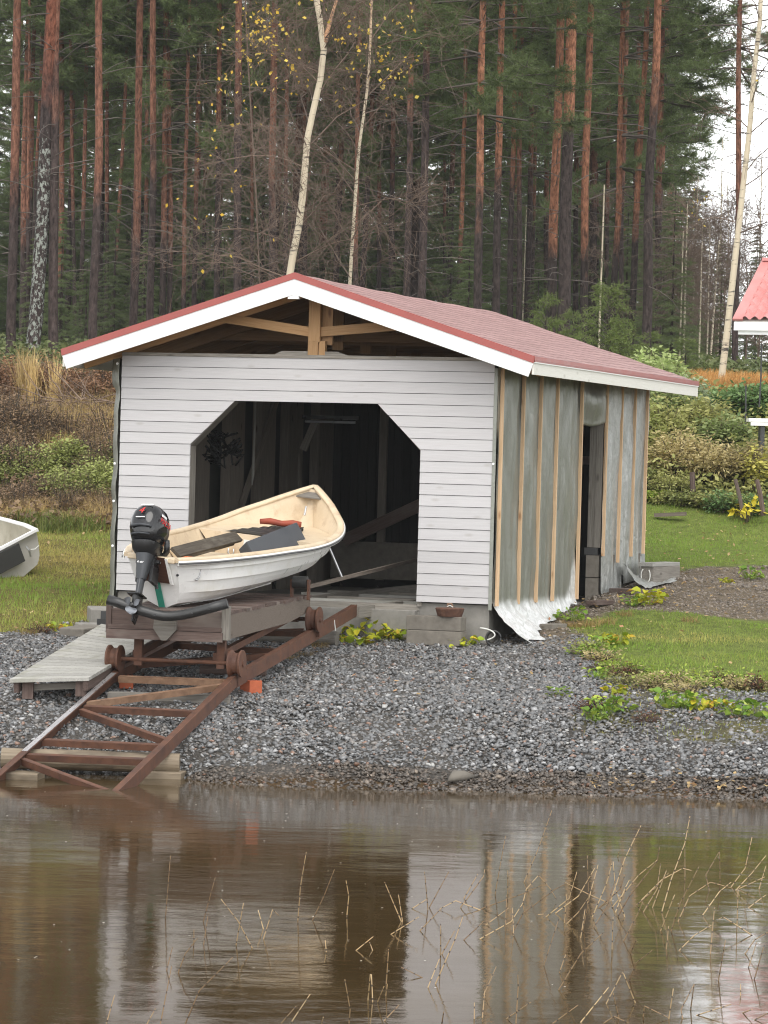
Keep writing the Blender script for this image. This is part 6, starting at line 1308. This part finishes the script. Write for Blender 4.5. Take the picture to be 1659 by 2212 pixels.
# fallen leaves and floating flecks
def flecks(name, P, sz, m, flat=.25):
    N = len(P); u = unit(rng.normal(0, 1, (N, 3))*np.array([1, 1, flat])); v = unit(np.cross(u, np.array([0, 0, 1])+rng.normal(0, flat, (N, 3)))); s = sz[:, None]; V = np.stack([P-u*s, P+v*s*.7, P+u*s, P-v*s*.7], 1).reshape(-1, 3); return stuff(link(name, np_mesh(name, V, np.arange(4*N).reshape(-1, 4), m, tint=np.repeat(rng.uniform(0, 1, N), 4))))
xx = np.concatenate([rng.uniform(1.8, 3.6, 120), rng.uniform(-4.5, 4.5, 90), rng.uniform(.8, 5.5, 900), rng.uniform(-5, -2, 120)]); yy = np.concatenate([rng.normal(29.0, .1, 120), rng.uniform(29, 36, 90), rng.uniform(36, 47, 900), rng.uniform(36, 45, 120)]); k = ~house_in(xx, yy, .05); xx, yy = xx[k], yy[k]
flecks('fallen_leaves', np.stack([xx, yy, gz(yy)+np.where(yy > 35.5, .05, .03)], -1), rng.uniform(.016, .032, len(xx)), leafm('fallen_leaf', (.30, .20, .09), (.62, .45, .22), (.65, .33, .2)))
xx = rng.uniform(-3.6, 3.6, 150); yy = rng.uniform(17.5, 28, 150); flecks('floating_flecks', np.stack([xx, yy, np.full(150, .004)], -1), rng.uniform(.004, .012, 150), leafm('pale_fleck', (.5, .47, .42), (.75, .72, .68)), .01)

# ---------------------------------------------------------------- horsetail stems standing in the water
MREED, n, b = _mat('horsetail_straw'); v = coord(n, 'g'); sx = n.nodes.new('ShaderNodeSeparateXYZ'); n.links.new(v, sx.inputs[0]); wv = n.nodes.new('ShaderNodeMath'); wv.operation = 'FRACT'; ml = n.nodes.new('ShaderNodeMath'); ml.operation = 'MULTIPLY'; ml.inputs[1].default_value = 15; n.links.new(sx.outputs['X'], ml.inputs[0]); n.links.new(ml.outputs[0], wv.inputs[0])
t_ = coord(n, 'tint'); c = mixc(n, t_, (.18, .115, .06), (.52, .38, .21)); c = mixc(n, ramp(n, wv.outputs[0], .80, .88), c, (.05, .035, .025)); n.links.new(c, b.inputs['Base Color']); b.inputs['Roughness'].default_value = .6
def Lp(*q): return [(a*.5, 1700.7+b_*.5) for a, b_ in q]
def Rp(*q): return [(829.5+a*.5, 1700.7+b_*.5) for a, b_ in q]
RL = [[(715, 565), (737, 295)], [(878, 580), (930, 390)], [(880, 680), (900, 545)], [(838, 670), (838, 615)], [(770, 800), (800, 720), (855, 650)], [(720, 790), (745, 692)], [(693, 1023), (742, 770)], [(460, 1020), (495, 897)], [(800, 1023), (860, 880), (1005, 735)], [(635, 1023), (672, 955)], [(1020, 680), (1052, 500)], [(1090, 695), (1030, 580), (955, 483)], [(1138, 655), (1178, 528), (1205, 555)], [(1138, 612), (1115, 530)], [(1287, 575), (1298, 430), (1323, 280)], [(1350, 575), (1400, 470), (1445, 355)], [(1498, 560), (1507, 470), (1495, 403)], [(1410, 710), (1405, 660)], [(1538, 705), (1615, 643)], [(1610, 705), (1597, 670)], [(1508, 1020), (1513, 960), (1490, 830)], [(1590, 920), (1600, 808)], [(1610, 925), (1605, 808)], [(1630, 930), (1659, 860)], [(1215, 1020), (1280, 945)], [(1255, 1020), (1340, 893)], [(1390, 1020), (1397, 993)]]
RR_ = [[(75, 580), (45, 510), (3, 410)], [(80, 580), (62, 460)], [(30, 635), (150, 560)], [(190, 530), (175, 365)], [(195, 520), (280, 365)], [(120, 525), (190, 480)], [(155, 620), (250, 520)], [(415, 530), (310, 490), (240, 550)], [(330, 520), (430, 385), (435, 355)], [(345, 480), (405, 375)], [(440, 595), (540, 520)], [(415, 655), (550, 580), (600, 500)], [(555, 630), (600, 545), (740, 440), (790, 415)], [(190, 865), (240, 740)], [(222, 850), (310, 650), (340, 560)], [(165, 822), (75, 778)], [(245, 730), (245, 590)], [(250, 720), (305, 620)], [(345, 660), (430, 580)], [(480, 460), (525, 210)], [(525, 600), (530, 465)], [(535, 460), (535, 360)], [(605, 410), (665, 270), (725, 100)], [(600, 500), (615, 440), (668, 380), (720, 440), (745, 485)], [(420, 525), (600, 460), (690, 420)], [(560, 640), (555, 520)], [(690, 770), (755, 570)], [(755, 875), (850, 720), (945, 630)], [(758, 800), (785, 722)], [(780, 585), (790, 460)], [(790, 590), (840, 540), (895, 460)], [(860, 610), (885, 490), (878, 295)], [(850, 650), (870, 520)], [(905, 605), (960, 520), (1000, 400)], [(665, 550), (740, 545)], [(740, 545), (840, 470), (910, 350)], [(880, 500), (925, 335)], [(900, 560), (960, 420), (985, 330)], [(970, 500), (880, 460), (780, 410)], [(980, 490), (1040, 310), (1110, 165)], [(1010, 560), (1060, 470), (1180, 320), (1190, 260)], [(985, 520), (1100, 380), (1180, 315)], [(1035, 665), (1095, 550), (1120, 490)], [(1090, 510), (1150, 460), (1230, 370)], [(1110, 490), (1200, 400), (1290, 350), (1330, 360)], [(1195, 620), (1255, 465)], [(1240, 620), (1280, 500), (1360, 345)], [(1200, 540), (1240, 400), (1300, 240), (1322, 125)], [(1300, 400), (1300, 230)], [(1270, 580), (1320, 470), (1410, 410), (1500, 435)], [(1375, 555), (1450, 450), (1500, 410)], [(1405, 445), (1390, 380), (1450, 275)], [(1452, 410), (1450, 280)], [(1525, 600), (1530, 440)], [(1530, 440), (1650, 385)], [(1520, 445), (1590, 370), (1650, 295)], [(1500, 430), (1560, 350), (1590, 215)], [(1575, 520), (1650, 465)], [(1620, 440), (1650, 340)], [(1590, 640), (1530, 600), (1465, 560), (1445, 570)], [(1410, 720), (1420, 600), (1428, 520)], [(1275, 705), (1340, 640), (1415, 595)], [(1445, 835), (1475, 660)], [(1560, 720), (1600, 660), (1659, 625)], [(1575, 780), (1610, 670)], [(1600, 830), (1640, 690)], [(1065, 720), (1090, 660)], [(1060, 835), (1090, 760), (1158, 705)], [(960, 935), (1030, 800)], [(1085, 930), (1035, 805)], [(1015, 1000), (990, 890)], [(850, 1015), (970, 865)], [(730, 1020), (840, 940)], [(530, 1000), (635, 928)], [(570, 1020), (580, 860), (578, 810)], [(425, 995), (435, 880)], [(430, 900), (485, 775)], [(390, 1000), (390, 930)], [(250, 1020), (258, 970)], [(0, 1010), (65, 940)], [(10, 850), (20, 700)], [(8, 900), (15, 850)], [(950, 1020), (995, 990), (1060, 1020)], [(1120, 990), (1125, 945), (1230, 1020)], [(1230, 1000), (1250, 870)], [(1290, 1000), (1283, 960), (1340, 850)], [(1325, 960), (1340, 850)], [(1350, 985), (1500, 937)], [(1550, 975), (1590, 960)], [(1600, 1005), (1659, 975)], [(1540, 900), (1540, 850)], [(1220, 700), (1230, 600)], [(985, 700), (990, 560)], [(1000, 540), (1040, 440), (1060, 400)], [(930, 520), (1020, 440), (1040, 380)], [(1120, 540), (1180, 440), (1195, 330)], [(1160, 520), (1220, 360)], [(1640, 560), (1590, 580)], [(1010, 300), (1015, 280)], [(700, 560), (800, 480), (835, 360)], [(1040, 560), (1000, 440), (990, 320)], [(610, 560), (570, 600)]]
for i, q in enumerate([Lp(*a) for a in RL]+[Rp(*a) for a in RR_]):
    B0_ = atz(q[0][0], q[0][1], 0.); dY = random.uniform(-.12, .12); pts = [np.array([0, 0, -.15]) if len(q) == 2 and False else np.array([0., 0, -.12])+(np.array([0, 0, 0]))]
    pts.append(np.zeros(3))
    for k, (a, b_) in enumerate(q[1:]): pts.append(at(a, b_, B0_[1]+dY*(k+1)/(len(q)-1))-B0_)
    pts[0] = -(pts[2]-pts[1])*.15 + np.array([0, 0, -.05]); last = pts[-1][2] < .03
    if last and len(q) > 2: pts[-1][2] = max(.004, pts[-1][2])
    dx = pts[-1][0]; hh = pts[-1][2]
    lab = 'bent and broken horsetail stem folding back towards the water' if len(q) > 3 or (len(q) == 3 and q[2][1] > q[1][1]) else 'low horsetail stem lying almost flat on the water' if hh < .09 else 'straight upright straw coloured horsetail stem in the water' if abs(dx) < .2*hh else 'straw coloured horsetail stem leaning to the right' if dx > 0 else 'straw coloured horsetail stem leaning to the left'
    mb = MB(); P = []
    for a, b_ in zip(pts, pts[1:]):
        for f in (0, .25, .5, .75): P.append(a+(b_-a)*f)
    P.append(pts[-1]); nP = len(P); mb.tube(P, [.0046-.0026*j/nP for j in range(nP)], 5, random.random()**1.2)
    o = mb.build('horsetail_stem', MREED, smooth=True, loc=tuple(B0_)); tag(o, lab, 'horsetail', 'horsetail stems in the water')

# ---------------------------------------------------------------- other built things
for lab, x0, y0, x1, y1, Y, r in (('thick dark stake standing in front of the straw bush', 1495, 1080, 1495, 1020, 47.3, .04), ('dark stake leaning left between the herbs', 1604, 1098, 1588, 1035, 46.7, .03), ('dark stake at the right edge leaning left', 1649, 1104, 1635, 1036, 46.5, .035), ('thin dark rod in the raspberry bushes', 1608, 935, 1611, 833, 49.4, .012), ('thin dark rod near the right edge above the bench', 1640, 870, 1645, 742, 50.6, .012)):
    a = at(x0, y0+10, Y); b_ = at(x1, y1, Y); t = thing('garden_stake', lab, 'stake', tuple(a)); MB().tube([(0, 0, 0), tuple((b_-a)*.5+np.array([.01, 0, 0])), tuple(b_-a)], [r, r*.95, r*.9], 8).build('stake', MDARK if r < .02 else MBROWN, t)
a = at(1414, 1116, 46.6); b_ = at(1482, 1113, 46.5); t = thing('edging_board', 'weathered dark edging board lying along the vegetable bed', 'board', tuple(a)); MB().bar((0, 0, .02), tuple(b_-a+np.array([0, 0, .02])), .12, .05).build('board', MBEAM, t)
a = at(1617, 907, 48.6); g = float(gz(48.6)); t = thing('garden_bench', 'white topped bench at the right edge in front of the raspberries', 'bench', (a[0], 48.6, g)); hh = a[2]-g
MB().box((.55, .1, hh), (1.1, .35, .05)).box((.55, -.06, hh-.055), (1.05, .03, .05)).build('seat', MWHITE, t)
for x in (.2, 1.0): MB().box((x, .1, (hh-.03)/2), (.06, .3, hh-.03)).build('leg', MDARK, t)
# red-tiled shed at the right edge
YS = 52.0; e0 = at(1585, 692, YS); th2 = -.3175
shed = thing('tiled_cottage', 'cottage with pink red metal tile roof and white eave boards at the right edge', 'cottage', tuple(e0), th2)
MTILE, n, b = _mat('red_metal_tile'); ob = coord(n, 'obj'); f = noi(n, ob, 3, detail=4); n.links.new(mixc(n, ramp(n, f, .3, .7), (.52, .20, .185), (.60, .26, .245)), b.inputs['Base Color']); b.inputs['Roughness'].default_value = .28; setspec(b, .6)
Wt, PW, PR_, SL = 4.4, .155, .285, math.radians(27); rows = []
nr = 8
for i in range(nr):
    for q in (0.0, .93, .999):
        d = (i+q)*PR_; row = []
        for j in range(int(Wt/PW)*6+1):
            x = .13+j*PW/6; wv_ = .026*math.sin(2*math.pi*j/6); row.append((x, d*math.cos(SL)+.02*(0), d*math.sin(SL)+wv_+.04*(1-q)*(1 if q < .95 else 0)))
        rows.append(row)
MB().grid(rows).build('roof', MTILE, shed, smooth=False)
Lr = nr*PR_
MB().bar((.06, 0, .012), (.06, Lr*math.cos(SL), Lr*math.sin(SL)+.012), .16, .03, (0, -.3, 1)).build('verge_flashing', MTILE, shed)
MB().bar((0, Lr*math.cos(SL), Lr*math.sin(SL)+.03), (Wt, Lr*math.cos(SL), Lr*math.sin(SL)+.03), .2, .05).build('ridge_cap', MTILE, shed)
MB().box((Wt/2, .03, -.085), (Wt, .025, .13)).box((Wt/2+.03, .07, -.175), (Wt-.06, .025, .07)).build('eave_board', MWHITE, shed)
MB().poly([(.01, .05, -.09), (.01, Lr*math.cos(SL), Lr*math.sin(SL)-.09), (.01, Lr*math.cos(SL), Lr*math.sin(SL)-.02), (.01, .05, -.02)], (.02, 0, 0)).build('verge_board', MWHITE, shed)
MB().poly([(.0, .06, -.03), (Wt, .06, -.03), (Wt, Lr*math.cos(SL), Lr*math.sin(SL)-.03), (.0, Lr*math.cos(SL), Lr*math.sin(SL)-.03)], (0, 0, .02)).build('roof_boarding', MCREAM, shed)
zg = float(gz(YS+.6))-e0[2]-.3
MWALL = wood('grey_cottage_wall', (.22, .23, .235), (.28, .29, .295), .7, .1)
mb = MB()
for k in range(14): mb.box((.58+Wt/2, .55, zg+(k+.5)*(-.2-zg)/14), (Wt, .03, (-.2-zg)/14-.008))
mb.build('wall', MWALL, shed); MB().box((.58, 2.0, (zg+.5)/2), (.03, 2.9, .9-zg-.2)).build('side_wall', MWALL, shed); MB().box((.585, .545, (zg-.2)/2), (.08, .08, -.2-zg)).build('corner_board', MWHITE, shed)
# distant sheds between the trunks
for lab, px, py, Y, wd, hh in (('distant small shed with pale grey gable roof deep in the forest', 1507, 674, 118, 1.75, .5), ('glimpse of a distant cottage with bright sheet metal roof behind the trunks', 1118, 655, 108, 1.3, .42)):
    a = at(px, py, Y); g = float(gz(Y)); t = thing('distant_shed', lab, 'shed', (a[0], Y, g)); z = a[2]-g
    mb = MB()
    for s_ in (-1, 1): mb.poly([(0, -.3, z), (s_*wd*.56, -.3, z-hh), (s_*wd*.56, -.3, z-hh-.06), (0, -.3, z-.06)][::s_], (0, 3, 0))
    mb.build('roof', mat('pale_sheet_metal', (.62, .63, .65), (.72, .73, .75), 3, rough=.3, metal=.2), t)
    MB().poly([(-wd*.48, 0, 0), (wd*.48, 0, 0), (wd*.48, 0, z-hh*.9-.06), (0, 0, z-.08), (-wd*.48, 0, z-hh*.9-.06)], (0, 2.4, 0)).build('wall', MBEAM, t)
# slim paving brick and stones seen on the lawn side
for i, (px, py, s, lab) in enumerate(((1440, 1485, .1, 'flat grey stone at the lower lawn edge'), (990, 1682, .14, 'flat pale stone slab at the waterline'), (1155, 1349, .1, 'dark brick lying on the tarpaulin edge'))):
    p = atg(px, py); t = thing('stone', lab, 'stone', tuple(p), i); V = ST[i+1]*s*np.array([1.3, 1, .8]); me = np_mesh('stone_body', V+np.array([0, 0, .02]), SF, MCONCD); link('body', me, t)
# ---------------------------------------------------------------- damp air
hz = bpy.data.materials.new('damp_air'); hz.use_nodes = True; n = hz.node_tree; n.nodes.remove(n.nodes['Principled BSDF'])
pv = n.nodes.new('ShaderNodeVolumePrincipled'); pv.inputs['Color'].default_value = (.92, .95, .96, 1); pv.inputs['Density'].default_value = .00028; pv.inputs['Anisotropy'].default_value = 0
n.links.new(pv.outputs[0], n.nodes['Material Output'].inputs['Volume'])
mb = MB(); mb.box((0, 350, 8), (1500, 1160, 60)); haze = mb.build('haze', hz); stuff(haze)
